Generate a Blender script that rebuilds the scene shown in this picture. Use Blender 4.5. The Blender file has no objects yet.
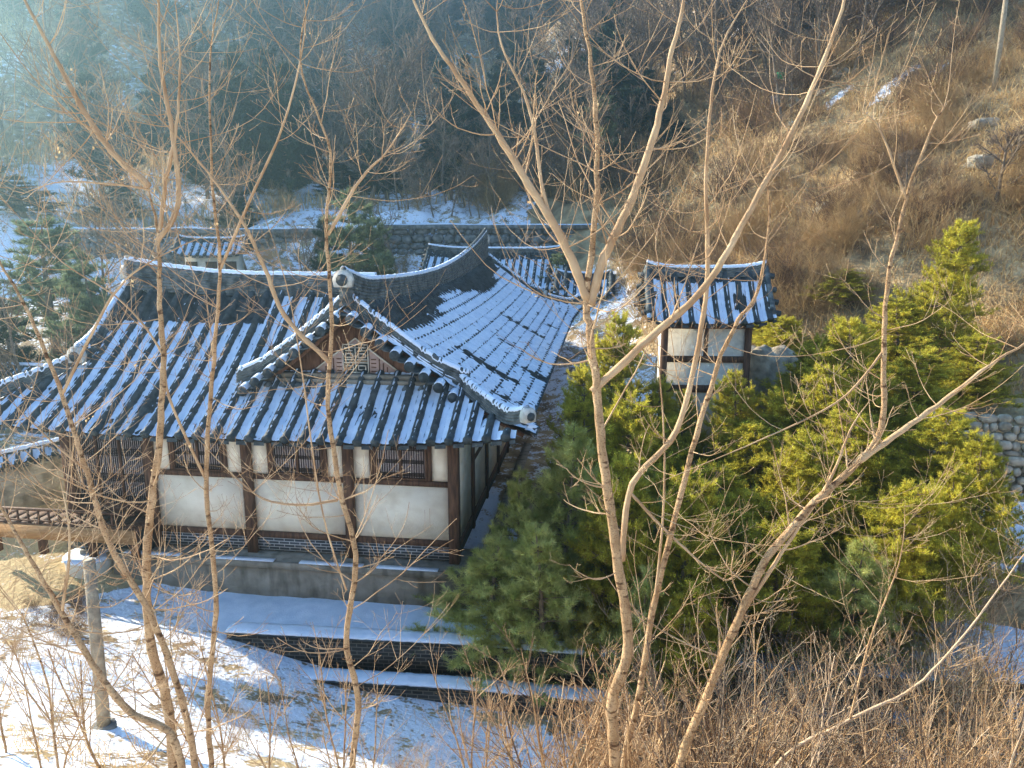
import bpy, math, random
import numpy as np
from mathutils import Vector, Matrix
R = math.radians
rng = np.random.default_rng(7)
random.seed(7)
SC = bpy.context.scene
COL = SC.collection

# ------------------------------------------------------------------ camera, world, sun, exposure
CAMZ = 9.16
PITCH = 12.5
FPX = 765.0
cam = bpy.data.cameras.new('camera'); cam.lens = 36 * FPX / 1024; cam.sensor_width = 36; cam.clip_end = 3000; cam.clip_start = 0.05
co = bpy.data.objects.new('camera', cam); COL.objects.link(co)
co.location = (0, 0, CAMZ); co.rotation_euler = (R(90 - PITCH), 0, 0)
SC.camera = co
SUN_EL, SUN_AZ = 25.5, -57.0            # azimuth measured from +Y, negative to the left
w = bpy.data.worlds.new('World'); SC.world = w; w.use_nodes = True
nt = w.node_tree; nt.nodes.clear()
sky = nt.nodes.new('ShaderNodeTexSky'); sky.sky_type = 'NISHITA'; sky.sun_disc = False
sky.sun_elevation = R(SUN_EL); sky.sun_rotation = R(SUN_AZ); sky.air_density = 1.0; sky.dust_density = 0.0; sky.ozone_density = 4.5
bg = nt.nodes.new('ShaderNodeBackground'); bg.inputs[1].default_value = 0.14
wo = nt.nodes.new('ShaderNodeOutputWorld')
nt.links.new(sky.outputs[0], bg.inputs[0]); nt.links.new(bg.outputs[0], wo.inputs[0])
sl = bpy.data.lights.new('sun', 'SUN'); sl.energy = 5.0; sl.angle = R(0.5); sl.color = (1.0, 0.88, 0.70)
so = bpy.data.objects.new('sun', sl); COL.objects.link(so)
e, a = R(SUN_EL), R(SUN_AZ)
sdir = Vector((math.cos(e) * math.sin(a), math.cos(e) * math.cos(a), math.sin(e)))
so.rotation_euler = (-sdir).to_track_quat('-Z', 'Y').to_euler(); so.location = (-30, 30, 60)
vs = SC.view_settings; vs.view_transform = 'Standard'; vs.look = 'None'; vs.exposure = 1.52; vs.gamma = 1; vs.use_curve_mapping = False

# ------------------------------------------------------------------ helpers
def tag(o, label=None, cat=None, group=None, kind=None):
    if label: o['label'] = label
    if cat: o['category'] = cat
    if group: o['group'] = group
    if kind: o['kind'] = kind
    return o

def empty(name, loc=(0, 0, 0), rz=0, label=None, cat=None, group=None):
    o = bpy.data.objects.new(name, None); COL.objects.link(o)
    o.location = loc; o.rotation_euler = (0, 0, rz); o.empty_display_size = 0.3
    return tag(o, label, cat, group)

def copy_tree(o, parent=None):
    c = o.copy(); COL.objects.link(c); c.parent = parent
    for ch in list(o.children): copy_tree(ch, c)
    return c

class MB:
    """collects vertices and faces, then links them as one mesh object"""
    def __init__(s): s.v = []; s.f = []; s.n = 0
    def add(s, V, F):
        V = np.asarray(V, float).reshape(-1, 3); s.v.append(V)
        for f in F: s.f.append([int(i) + s.n for i in f])
        s.n += len(V)
    def addnp(s, V, F):
        V = np.asarray(V, float).reshape(-1, 3); s.v.append(V)
        s.f.extend((np.asarray(F) + s.n).tolist()); s.n += len(V)
    def box(s, lo, hi, rz=0, c=None):
        x0, y0, z0 = lo; x1, y1, z1 = hi
        V = np.array([(x0,y0,z0),(x1,y0,z0),(x1,y1,z0),(x0,y1,z0),(x0,y0,z1),(x1,y0,z1),(x1,y1,z1),(x0,y1,z1)], float)
        if rz:
            c = np.array(c if c is not None else ((x0+x1)/2, (y0+y1)/2)); d = V[:, :2] - c
            cs, sn = math.cos(rz), math.sin(rz)
            V[:, 0] = c[0] + d[:, 0]*cs - d[:, 1]*sn; V[:, 1] = c[1] + d[:, 0]*sn + d[:, 1]*cs
        s.add(V, [(0,3,2,1),(4,5,6,7),(0,1,5,4),(1,2,6,5),(2,3,7,6),(3,0,4,7)])
    def grid(s, P):
        """P: (n, m, 3)"""
        n, m = P.shape[:2]
        i = np.arange(n - 1)[:, None] * m + np.arange(m - 1)[None]
        F = np.stack([i, i + 1, i + m + 1, i + m], -1).reshape(-1, 4)
        s.addnp(P.reshape(-1, 3), F)
    def tube(s, pts, rad, sides=6, caps=True):
        P = np.asarray(pts, float); n = len(P)
        rad = np.broadcast_to(np.asarray(rad, float), (n,))
        T = np.gradient(P, axis=0); T /= np.linalg.norm(T, axis=1)[:, None] + 1e-9
        ref = np.array([0.31, 0.17, 0.93]) if abs(T[0] @ np.array([0.31, 0.17, 0.93])) < 0.85 else np.array([1., 0.1, 0])
        A = np.cross(T, ref); A /= np.linalg.norm(A, axis=1)[:, None] + 1e-9
        B = np.cross(T, A)
        an = np.arange(sides) * 2 * np.pi / sides
        V = P[:, None] + rad[:, None, None] * (A[:, None] * np.cos(an)[None, :, None] + B[:, None] * np.sin(an)[None, :, None])
        i = np.arange(n - 1)[:, None] * sides; j = np.arange(sides)[None]; k = (j + 1) % sides
        F = np.stack([i + j, i + k, i + sides + k, i + sides + j], -1).reshape(-1, 4)
        b = s.n; s.addnp(V.reshape(-1, 3), F)
        if caps and sides > 3:
            s.f.append([b + q for q in range(sides)][::-1]); s.f.append([b + (n - 1) * sides + q for q in range(sides)])
    def sweep(s, path, prof, close=True, caps=True, hs=None):
        """sweep a (lateral, up) profile along a path, z kept up; hs scales the up coordinate"""
        P = np.asarray(path, float); n = len(P); Q = np.asarray(prof, float); m = len(Q)
        T = np.gradient(P, axis=0); T[:, 2] = 0; T /= np.linalg.norm(T, axis=1)[:, None] + 1e-9
        L = np.stack([T[:, 1], -T[:, 0], np.zeros(n)], 1)
        h = np.ones(n) if hs is None else np.asarray(hs, float)
        V = P[:, None] + L[:, None] * Q[None, :, 0, None] + np.array([0, 0, 1.])[None, None] * (Q[None, :, 1] * h[:, None])[..., None]
        b = s.n; k = m if close else m - 1
        i = np.arange(n - 1)[:, None] * m; j = np.arange(k)[None]; j2 = (j + 1) % m
        F = np.stack([i + j, i + j2, i + m + j2, i + m + j], -1).reshape(-1, 4)
        s.addnp(V.reshape(-1, 3), F)
        if caps and close:
            s.f.append([b + q for q in range(m)][::-1]); s.f.append([b + (n - 1) * m + q for q in range(m)])
    def build(s, name, mat, parent=None, smooth=False, loc=None):
        me = bpy.data.meshes.new(name)
        V = np.concatenate(s.v) if s.v else np.zeros((0, 3))
        cnt = np.array([len(f) for f in s.f], np.int32)
        me.vertices.add(len(V)); me.vertices.foreach_set('co', V.astype(np.float32).ravel())
        tot = int(cnt.sum()); me.loops.add(tot)
        me.loops.foreach_set('vertex_index', np.fromiter((i for f in s.f for i in f), np.int32, tot))
        me.polygons.add(len(cnt)); st = np.zeros(len(cnt), np.int32); st[1:] = np.cumsum(cnt)[:-1]
        me.polygons.foreach_set('loop_start', st)
        if smooth: me.polygons.foreach_set('use_smooth', np.ones(len(cnt), bool))
        me.update(calc_edges=True)
        if mat: me.materials.append(mat)
        o = bpy.data.objects.new(name, me); COL.objects.link(o)
        if parent: o.parent = parent
        if loc is not None: o.location = loc
        return o

def at(px, py, D):
    """the world point seen at that pixel of the photograph at ground distance D in front of the camera"""
    p = R(PITCH); x = (px - 512) / FPX; u = -(py - 384) / FPX
    d = np.array([x, math.cos(p) + u * math.sin(p), -math.sin(p) + u * math.cos(p)])
    return np.array([0, 0, CAMZ]) + d * (D / d[1])

# value noise
_perm = rng.random((64, 64))
def vnoise(x, y):
    x = np.asarray(x, float); y = np.asarray(y, float)
    xi = np.floor(x).astype(int); yi = np.floor(y).astype(int); fx = x - xi; fy = y - yi
    fx = fx*fx*(3-2*fx); fy = fy*fy*(3-2*fy)
    g = lambda i, j: _perm[i % 64, j % 64]
    return (g(xi, yi)*(1-fx) + g(xi+1, yi)*fx)*(1-fy) + (g(xi, yi+1)*(1-fx) + g(xi+1, yi+1)*fx)*fy - 0.5

# ------------------------------------------------------------------ materials
def mat(name, col, rough=0.8, col2=None, scale=5.0, detail=4, lo=0.35, hi=0.65, bump=0.0, bscale=None, stretch=None, spec=0.3, coords='Object', trans=0):
    m = bpy.data.materials.new(name); m.use_nodes = True
    n = m.node_tree.nodes; l = m.node_tree.links; b = n['Principled BSDF']
    b.inputs['Roughness'].default_value = rough; b.inputs['Specular IOR Level'].default_value = spec
    c4 = lambda c: (*c, 1)
    b.inputs['Base Color'].default_value = c4(col)
    tc = n.new('ShaderNodeTexCoord'); src = tc.outputs[coords]
    if stretch:
        mp = n.new('ShaderNodeMapping'); mp.inputs['Scale'].default_value = stretch; l.new(src, mp.inputs[0]); src = mp.outputs[0]
    if col2 is not None:
        nz = n.new('ShaderNodeTexNoise'); nz.inputs['Scale'].default_value = scale; nz.inputs['Detail'].default_value = detail
        l.new(src, nz.inputs['Vector'])
        cr = n.new('ShaderNodeValToRGB'); cr.color_ramp.elements[0].position = lo; cr.color_ramp.elements[1].position = hi
        cr.color_ramp.elements[0].color = c4(col); cr.color_ramp.elements[1].color = c4(col2)
        l.new(nz.outputs[0], cr.inputs[0]); l.new(cr.outputs[0], b.inputs['Base Color'])
    if bump:
        nb = n.new('ShaderNodeTexNoise'); nb.inputs['Scale'].default_value = bscale or scale * 3; nb.inputs['Detail'].default_value = 5
        l.new(src, nb.inputs['Vector'])
        bp = n.new('ShaderNodeBump'); bp.inputs['Strength'].default_value = bump; bp.inputs['Distance'].default_value = 0.05
        l.new(nb.outputs[0], bp.inputs['Height']); l.new(bp.outputs[0], b.inputs['Normal'])
    if trans:
        b.inputs['Transmission Weight'].default_value = 0
        ts = n.new('ShaderNodeBsdfTranslucent'); mx = n.new('ShaderNodeMixShader'); mx.inputs[0].default_value = trans
        out = n['Material Output']
        if b.inputs['Base Color'].links: l.new(b.inputs['Base Color'].links[0].from_socket, ts.inputs[0])
        else: ts.inputs[0].default_value = c4(col)
        l.new(b.outputs[0], mx.inputs[1]); l.new(ts.outputs[0], mx.inputs[2]); l.new(mx.outputs[0], out.inputs[0])
    return m

def brickmat(name, c1, c2, mortar, scale, bw=0.5, rh=0.25, msize=0.03, stretch=(1, 1, 1), rough=0.85, rot=(0, 0, 0)):
    m = mat(name, c1, rough); n = m.node_tree.nodes; l = m.node_tree.links
    tc = n.new('ShaderNodeTexCoord'); mp = n.new('ShaderNodeMapping'); mp.inputs['Rotation'].default_value = rot
    l.new(tc.outputs['Object'], mp.inputs[0])
    br = n.new('ShaderNodeTexBrick'); br.inputs['Scale'].default_value = scale
    br.inputs['Color1'].default_value = (*c1, 1); br.inputs['Color2'].default_value = (*c2, 1); br.inputs['Mortar'].default_value = (*mortar, 1)
    br.inputs['Mortar Size'].default_value = msize; br.inputs['Brick Width'].default_value = bw; br.inputs['Row Height'].default_value = rh
    l.new(mp.outputs[0], br.inputs[0]); l.new(br.outputs[0], n['Principled BSDF'].inputs['Base Color'])
    return m

M = {}
M['tile'] = mat('roof_tile', (0.022, 0.030, 0.032), 0.6, (0.065, 0.078, 0.078), 6, bump=0.4, bscale=40)
M['ridge'] = mat('ridge_tile', (0.045, 0.052, 0.05), 0.8, (0.17, 0.18, 0.165), 5, bump=0.5, bscale=30)
M['snow'] = mat('snow', (0.80, 0.86, 0.92), 0.55, (0.66, 0.74, 0.82), 3, bump=0.25, bscale=25, spec=0.2)
M['plaster'] = mat('plaster', (0.93, 0.83, 0.64), 0.9, (0.76, 0.64, 0.46), 2.6, detail=10, lo=0.45, hi=0.8, bump=0.2, bscale=20)
M['wood'] = mat('dark_wood', (0.065, 0.030, 0.016), 0.75, (0.16, 0.082, 0.045), 3, bump=0.3, stretch=(6, 6, 0.8))
M['woodred'] = mat('gable_wood', (0.13, 0.058, 0.030), 0.8, (0.23, 0.115, 0.062), 4, bump=0.3, stretch=(8, 8, 1))
M['paper'] = mat('window_paper', (0.46, 0.39, 0.37), 0.9, (0.56, 0.48, 0.45), 2)
M['lattice'] = mat('lattice_wood', (0.035, 0.02, 0.014), 0.7)
M['fret'] = mat('fret_pink', (0.62, 0.44, 0.36), 0.9, (0.5, 0.35, 0.28), 6)
M['fretdark'] = mat('fret_dark', (0.04, 0.05, 0.048), 0.8)
M['pale'] = mat('pale_plaster', (0.74, 0.69, 0.56), 0.9, (0.56, 0.52, 0.42), 5, bump=0.2)
M['brick'] = brickmat('dark_brick', (0.035, 0.04, 0.045), (0.06, 0.065, 0.07), (0.42, 0.42, 0.40), 1, 0.30, 0.085, 0.012, rot=(R(90), 0, 0))
M['brick2'] = brickmat('dark_block', (0.022, 0.02, 0.017), (0.05, 0.045, 0.036), (0.13, 0.12, 0.095), 1, 0.26, 0.10, 0.012, rot=(R(90), 0, 0))
M['concrete'] = mat('old_concrete', (0.22, 0.19, 0.14), 0.9, (0.34, 0.30, 0.23), 2.2, bump=0.3, bscale=12)
M['stone'] = mat('stone', (0.10, 0.095, 0.085), 0.9, (0.30, 0.28, 0.24), 4, bump=0.6, bscale=14)
M['stonelight'] = mat('pale_stone', (0.24, 0.20, 0.14), 0.9, (0.50, 0.43, 0.32), 3, bump=0.7, bscale=10)
M['bark'] = mat('tan_bark', (0.33, 0.19, 0.085), 0.8, (0.58, 0.38, 0.20), 5, bump=0.35, stretch=(1.6, 1.6, 1), bscale=26, lo=0.3, hi=0.7)
M['barkgrey'] = mat('grey_bark', (0.13, 0.09, 0.06), 0.85, (0.26, 0.19, 0.125), 8, bump=0.4)
M['twig'] = mat('twig', (0.36, 0.21, 0.10), 0.75, (0.62, 0.42, 0.23), 3)
M['twigpale'] = mat('pale_twig', (0.50, 0.34, 0.20), 0.75, (0.66, 0.48, 0.31), 3)
M['brush'] = mat('brush', (0.34, 0.22, 0.10), 0.85, (0.82, 0.62, 0.34), 0.55, lo=0.3, hi=0.7, coords='Object', trans=0.5)
def add_spots(m, scale, lo, hi, k, stretch=(1, 1, 1), detail=3):
    n = m.node_tree.nodes; l = m.node_tree.links; b = n['Principled BSDF']; src = b.inputs['Base Color'].links[0].from_socket
    tc = n.new('ShaderNodeTexCoord'); mp = n.new('ShaderNodeMapping'); mp.inputs['Scale'].default_value = stretch; l.new(tc.outputs['Object'], mp.inputs[0])
    nz = n.new('ShaderNodeTexNoise'); nz.inputs['Scale'].default_value = scale; nz.inputs['Detail'].default_value = detail; l.new(mp.outputs[0], nz.inputs['Vector'])
    cr = n.new('ShaderNodeValToRGB'); cr.color_ramp.elements[0].position = lo; cr.color_ramp.elements[1].position = hi
    cr.color_ramp.elements[0].color = (1, 1, 1, 1); cr.color_ramp.elements[1].color = (*k, 1); l.new(nz.outputs[0], cr.inputs[0])
    mx = n.new('ShaderNodeMix'); mx.data_type = 'RGBA'; mx.blend_type = 'MULTIPLY'; mx.inputs[0].default_value = 1
    l.new(src, mx.inputs[6]); l.new(cr.outputs[0], mx.inputs[7]); l.new(mx.outputs[2], b.inputs['Base Color'])
add_spots(M['bark'], 9, 0.56, 0.66, (0.28, 0.22, 0.18), (1, 1, 2.6), 6)
add_spots(M['bark'], 60, 0.55, 0.65, (0.45, 0.38, 0.32), (1, 1, 1.8), 3)
add_spots(M['plaster'], 0.9, 0.52, 0.75, (0.86, 0.82, 0.76), (1, 1, 2.5), 8)
add_spots(M['concrete'], 3.5, 0.5, 0.7, (0.5, 0.48, 0.44), (1, 1, 0.3), 8)
add_spots(M['tile'], 1.3, 0.5, 0.8, (0.55, 0.5, 0.45), (1, 1, 1), 6)
M['brushdark'] = mat('brush_dark', (0.09, 0.055, 0.032), 0.85, (0.28, 0.165, 0.085), 0.8)
M['grass'] = mat('dry_grass', (0.42, 0.26, 0.10), 0.85, (0.74, 0.53, 0.26), 0.4, trans=0.5)
M['needle'] = mat('pine_needle', (0.34, 0.32, 0.035), 0.6, (0.80, 0.70, 0.10), 1.1, trans=0.66, lo=0.35, hi=0.7)
M['needlepale'] = mat('pine_needle_pale', (0.34, 0.37, 0.08), 0.6, (0.80, 0.77, 0.30), 2.0, trans=0.62)
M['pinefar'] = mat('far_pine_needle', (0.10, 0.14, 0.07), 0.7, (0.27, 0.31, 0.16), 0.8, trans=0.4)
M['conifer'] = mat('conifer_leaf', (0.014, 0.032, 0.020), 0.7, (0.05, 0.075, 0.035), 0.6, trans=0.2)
M['leaf'] = mat('dead_leaf', (0.60, 0.42, 0.22), 0.8, (0.75, 0.55, 0.30), 4, trans=0.4)
M['ridgeend'] = mat('ridge_plaster', (0.68, 0.64, 0.54), 0.9, (0.4, 0.38, 0.32), 8, bump=0.3)
M['post'] = mat('concrete_post', (0.26, 0.20, 0.13), 0.85, (0.42, 0.34, 0.23), 7, detail=9, bump=0.5, bscale=20)
M['metal'] = mat('grey_metal', (0.35, 0.35, 0.34), 0.5)
M['skirt'] = mat('skirt_wood', (0.30, 0.16, 0.06), 0.75, (0.46, 0.27, 0.12), 3, bump=0.3, stretch=(1, 6, 6))
M['green'] = mat('green_sign', (0.02, 0.30, 0.12), 0.5)
# ------------------------------------------------------------------ terrain
TX = np.array([-260, -120, -60, -30, -18, -13, -10, -7, -4, 0, 4, 8, 14, 25, 60, 120, 260], float)
TY = np.array([-60, 0, 4, 7, 10, 13, 15.5, 17.5, 19, 24, 30, 36, 45, 53, 56, 65, 80, 100, 130, 180, 260, 420], float)
TZ = np.array([
 [ 30, 25, 22, 20, 18, 17, 16, 16, 16, 16, 16, 16, 17, 18, 20, 25, 30],
 [ 14, 10, 8, 7.4, 7.4, 7.4, 7.4, 7.4, 7.4, 7.4, 7.4, 7.4, 7.4, 7.6, 9, 12, 16],
 [ 12, 8, 6, 5.2, 5.2, 5.2, 5.2, 5.1, 5.0, 4.9, 4.8, 4.8, 4.9, 5.2, 7, 10, 14],
 [ 10, 6, 4, 3.6, 3.5, 3.4, 3.4, 3.3, 3.0, 1.9, 1.6, 1.5, 1.7, 2.4, 5, 8, 12],
 [ 9, 5, 3, 2.4, 2.2, 2.0, 1.9, 1.6, 1.0, -.2, -.9, -.8, -.4, 0.8, 4, 7, 11],
 [ 8, 4, 2, 1.2, 1.0, 0.8, 0.6, 0.1, -.8, -1.9, -2.3, -1.9, -1.1, 0.3, 4, 7, 11],
 [ 7, 4, 1.5, .6, .3, .15, -.1, -.7, -1.7, -2.1, -2.3, -2.0, -1.0, 0.5, 4, 8, 12],
 [ 7, 4, 1.3, .2, -.2, -.35, -.7, -1.1, -2.0, -2.1, -2.1, -1.8, -0.8, 0.8, 5, 9, 14],
 [ 7, 4, 1.3, .1, -.3, -.45, -.95, -1.2, -1.6, -1.6, -1.5, -1.4, -0.4, 1.2, 6, 10, 15],
 [ 8, 4, 1.3, .1, -.1, -.1, -.1, -.1, -.2, -.2, -.3, -.3, 1.3, 4.0, 10, 16, 22],
 [ 10, 5, 1.5, .3, .1, .1, .1, .1, .1, .0, 0, .6, 3.4, 6.8, 15, 24, 32],
 [ 12, 7, 2.5, .8, .3, .3, .3, .3, .3, .3, 1.2, 3.4, 6.6, 12.5, 26, 38, 50],
 [ 18, 10, 5, 3.0, 2.6, 2.4, 2.2, 2.2, 2.2, 2.4, 3.6, 6.0, 9.4, 17, 35, 50, 62],
 [ 26, 14, 7, 4.8, 4.8, 4.8, 4.8, 4.8, 4.8, 5.0, 6.6, 8.8, 12.4, 21, 40, 55, 66],
 [ 28, 16, 9, 8.0, 8.0, 8.0, 8.0, 8.1, 8.3, 8.4, 8.8, 10.2, 13.6, 22.5, 42, 56, 67],
 [ 34, 22, 12, 9.4, 9.4, 9.4, 9.4, 9.5, 9.8, 10.4, 11.5, 13.5, 17.4, 26.5, 47, 60, 70],
 [ 46, 32, 18, 13, 12.5, 12.5, 12.5, 12.7, 13.2, 14.2, 16.8, 19.5, 23.5, 33, 53, 65, 74],
 [ 62, 46, 30, 23, 22, 22, 22, 22, 22.5, 24, 27, 29.5, 33, 41, 58, 74, 90],
 [ 78, 60, 46, 40, 38, 37, 37, 37, 37, 38, 41, 44, 47, 53, 66, 72, 76],
 [ 80, 76, 68, 63, 61, 60, 60, 60, 60, 61, 63, 65, 68, 72, 76, 78, 80],
 [ 80, 80, 76, 74, 72, 72, 72, 72, 72, 72, 73, 74, 75, 76, 78, 80, 80],
 [ 82, 82, 80, 78, 76, 76, 76, 76, 76, 76, 76, 76, 77, 78, 80, 82, 82]], float)
def _bil(x, y):
    x = np.clip(x, TX[0], TX[-1] - 1e-6); y = np.clip(y, TY[0], TY[-1] - 1e-6)
    i = np.searchsorted(TX, x, 'right') - 1; j = np.searchsorted(TY, y, 'right') - 1
    fx = (x - TX[i]) / (TX[i+1] - TX[i]); fy = (y - TY[j]) / (TY[j+1] - TY[j])
    return (TZ[j, i]*(1-fx) + TZ[j, i+1]*fx)*(1-fy) + (TZ[j+1, i]*(1-fx) + TZ[j+1, i+1]*fx)*fy
def hgt(x, y):
    x = np.asarray(x, float); y = np.asarray(y, float)
    s = np.clip(0.35 + (y - 30) * 0.03, 0.35, 6)
    z = sum(_bil(x + dx*s, y + dy*s) for dx in (-1, 0, 1) for dy in (-1, 0, 1)) / 9
    far = np.clip((y - 28) / 30, 0, 1)
    near = np.clip((16 - y) / 4, 0, 1)
    z = z + vnoise(x*0.12, y*0.12) * 2.6 * far + vnoise(x*0.4 + 9, y*0.4) * 1.1 * far + vnoise(x*0.8, y*0.8) * 0.28 * near + vnoise(x*2.3, y*2.3)*0.10*near
    z = z + vnoise(x*1.1 + 5, y*1.1) * (0.06 + 0.4 * far)
    return z

def ground_at(px, py, d0=3.0, d1=260):
    """where the sight line through that pixel of the photograph first meets the ground"""
    D = d0
    while D < d1:
        p = at(px, py, D)
        if p[2] <= float(hgt(p[0], p[1])): return p
        D += 0.05 + D * 0.002
    return at(px, py, d1)

SNOWSPOTS = [(ground_at(905, 86), 0.6), (ground_at(838, 94), 0.6), (ground_at(928, 80), 0.6), (ground_at(762, 14), 2), (ground_at(560, 62), 3), (ground_at(775, 100), 0.7)]
def terrain():
    # one sheet, finer near the camera
    ys = np.concatenate([np.arange(-60, -2, 6), np.arange(-2, 24, 0.22), np.arange(24, 70, 0.7), np.arange(70, 130, 2.0), np.arange(130, 425, 8)])
    xs = np.concatenate([np.arange(-260, -64, 8), np.arange(-64, -18, 1.4), np.arange(-18, 20, 0.25), np.arange(20, 64, 1.4), np.arange(64, 262, 8)])
    X, Y = np.meshgrid(xs, ys); Z = hgt(X, Y)
    b = MB(); b.grid(np.stack([X, Y, Z], -1))
    m = bpy.data.materials.new('ground'); m.use_nodes = True
    n = m.node_tree.nodes; l = m.node_tree.links; bs = n['Principled BSDF']; bs.inputs['Roughness'].default_value = 0.8; bs.inputs['Specular IOR Level'].default_value = 0.2
    tc = n.new('ShaderNodeTexCoord')
    at_ = n.new('ShaderNodeAttribute'); at_.attribute_name = 'snow'
    at2 = n.new('ShaderNodeAttribute'); at2.attribute_name = 'dirt'
    n1 = n.new('ShaderNodeTexNoise'); n1.inputs['Scale'].default_value = 1.6; n1.inputs['Detail'].default_value = 9; n1.inputs['Roughness'].default_value = 0.65
    l.new(tc.outputs['Object'], n1.inputs['Vector'])
    n1b = n.new('ShaderNodeTexNoise'); n1b.inputs['Scale'].default_value = 11; n1b.inputs['Detail'].default_value = 6; l.new(tc.outputs['Object'], n1b.inputs['Vector'])
    mxn = n.new('ShaderNodeMix'); mxn.inputs[0].default_value = 0.33; l.new(n1.outputs[0], mxn.inputs[2]); l.new(n1b.outputs[0], mxn.inputs[3])
    ad = n.new('ShaderNodeMath'); ad.operation = 'SUBTRACT'; l.new(at_.outputs['Fac'], ad.inputs[0]); l.new(mxn.outputs[0], ad.inputs[1])
    cr = n.new('ShaderNodeValToRGB'); cr.color_ramp.elements[0].position = 0.0; cr.color_ramp.elements[1].position = 0.06
    l.new(ad.outputs[0], cr.inputs[0])
    n2 = n.new('ShaderNodeTexNoise'); n2.inputs['Scale'].default_value = 0.9; n2.inputs['Detail'].default_value = 8
    l.new(tc.outputs['Object'], n2.inputs['Vector'])
    c2 = n.new('ShaderNodeValToRGB'); c2.color_ramp.elements[0].position = 0.35; c2.color_ramp.elements[1].position = 0.68
    c2.color_ramp.elements[0].color = (0.20, 0.13, 0.065, 1); c2.color_ramp.elements[1].color = (0.60, 0.44, 0.23, 1)
    l.new(n2.outputs[0], c2.inputs[0])
    mxd = n.new('ShaderNodeMix'); mxd.data_type = 'RGBA'; l.new(at2.outputs['Fac'], mxd.inputs[0]); l.new(c2.outputs[0], mxd.inputs[6]); mxd.inputs[7].default_value = (0.55, 0.40, 0.20, 1)
    mx = n.new('ShaderNodeMix'); mx.data_type = 'RGBA'; l.new(cr.outputs[0], mx.inputs[0]); l.new(mxd.outputs[2], mx.inputs[6]); mx.inputs[7].default_value = (0.86, 0.88, 0.92, 1)
    l.new(mx.outputs[2], bs.inputs['Base Color'])
    n3 = n.new('ShaderNodeTexNoise'); n3.inputs['Scale'].default_value = 7; n3.inputs['Detail'].default_value = 8; l.new(tc.outputs['Object'], n3.inputs['Vector'])
    bp = n.new('ShaderNodeBump'); bp.inputs['Strength'].default_value = 0.7; bp.inputs['Distance'].default_value = 0.12
    l.new(n3.outputs[0], bp.inputs['Height']); l.new(bp.outputs[0], bs.inputs['Normal'])
    o = b.build('hillside_ground', m, smooth=True); tag(o, kind='structure')
    x, y = X.ravel(), Y.ravel()
    # snow cover
    x0, y0 = x, y
    x = x0 + 3.0*vnoise(x0*0.3, y0*0.3) + 1.2*vnoise(x0*1.1, y0*1.1); y = y0 + 2.4*vnoise(x0*0.3 + 20, y0*0.3) + 1.0*vnoise(x0*1.1 + 7, y0*1.1)
    s = np.full(len(x), 0.30)
    s = np.where((y < 19) & (x < 1.5 + 0.1*y), 0.575, s)                    # near snowy bank, left
    s = np.where((y < 16.5) & (x > 1), 0.50 - 0.02*(x > 3), s)
    s = np.where((y < 14.5) & (x > 6), 0.54, s)
    s = np.where((y > 17) & (y < 26) & (x > -12) & (x < 1), 0.62, s)
    s = np.where((y > 17.0) & (y < 24) & (x > -25) & (x < -11.3), 0.40, s)   # courtyard
    s = np.where((x > 10.5) & (y > 18.5) & (y < 21.5), 0.66, s)
    s = np.where((y > 26) & (y < 50) & (x < 8), 0.50, s)
    s = np.where((x > 1.5) & (x < 10.5) & (y > 16) & (y < 26), 0.40, s)
    s = np.where((x > 2.5) & (x < 8) & (y > 22) & (y < 30), 0.56, s)
    s = np.where((y >= 50) & (y < 75) & (x < 2), 0.57, s)
    s = np.where((y >= 75) & (x < 25), 0.46 - (x > 5)*0.02, s)
    s = np.where((y > 62) & (x > 15), 0.42, s)
    
    for c_, r_ in SNOWSPOTS: s = np.where(((x - c_[0])*0.7)**2 + ((y - c_[1])*1.1)**2 < r_*r_, 0.66, s)
    s += 0.10*vnoise(x*0.35, y*0.35)
    d = np.where((y > 16.8) & (y < 26) & (x > -30) & (x < -11), 1.0, 0.0)
    d *= np.clip((-x - 11) / 1.0, 0, 1)
    for nm, val in (('snow', s), ('dirt', d)):
        A = o.data.attributes.new(nm, 'FLOAT', 'POINT'); A.data.foreach_set('value', val.astype(np.float32))
    return o
terrain()

# ------------------------------------------------------------------ tiled roof slopes
PER = 0.46
_ph = np.array([-.5, -.36, -.25, -.215, -.20, -.15, -.08, 0, .08, .15, .20, .215, .25, .36, .5])
def tile_h(ph):
    d = np.abs(ph)
    return np.where(d < 0.205, np.sqrt(np.maximum(0.10**2 - (d*PER)**2, 0)) + 0.055, 0.05*((d-0.2)/0.3 < 0)) - np.where(d >= 0.205, 0.03*np.clip((d - .205)/.295, 0, 1), 0)

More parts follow.
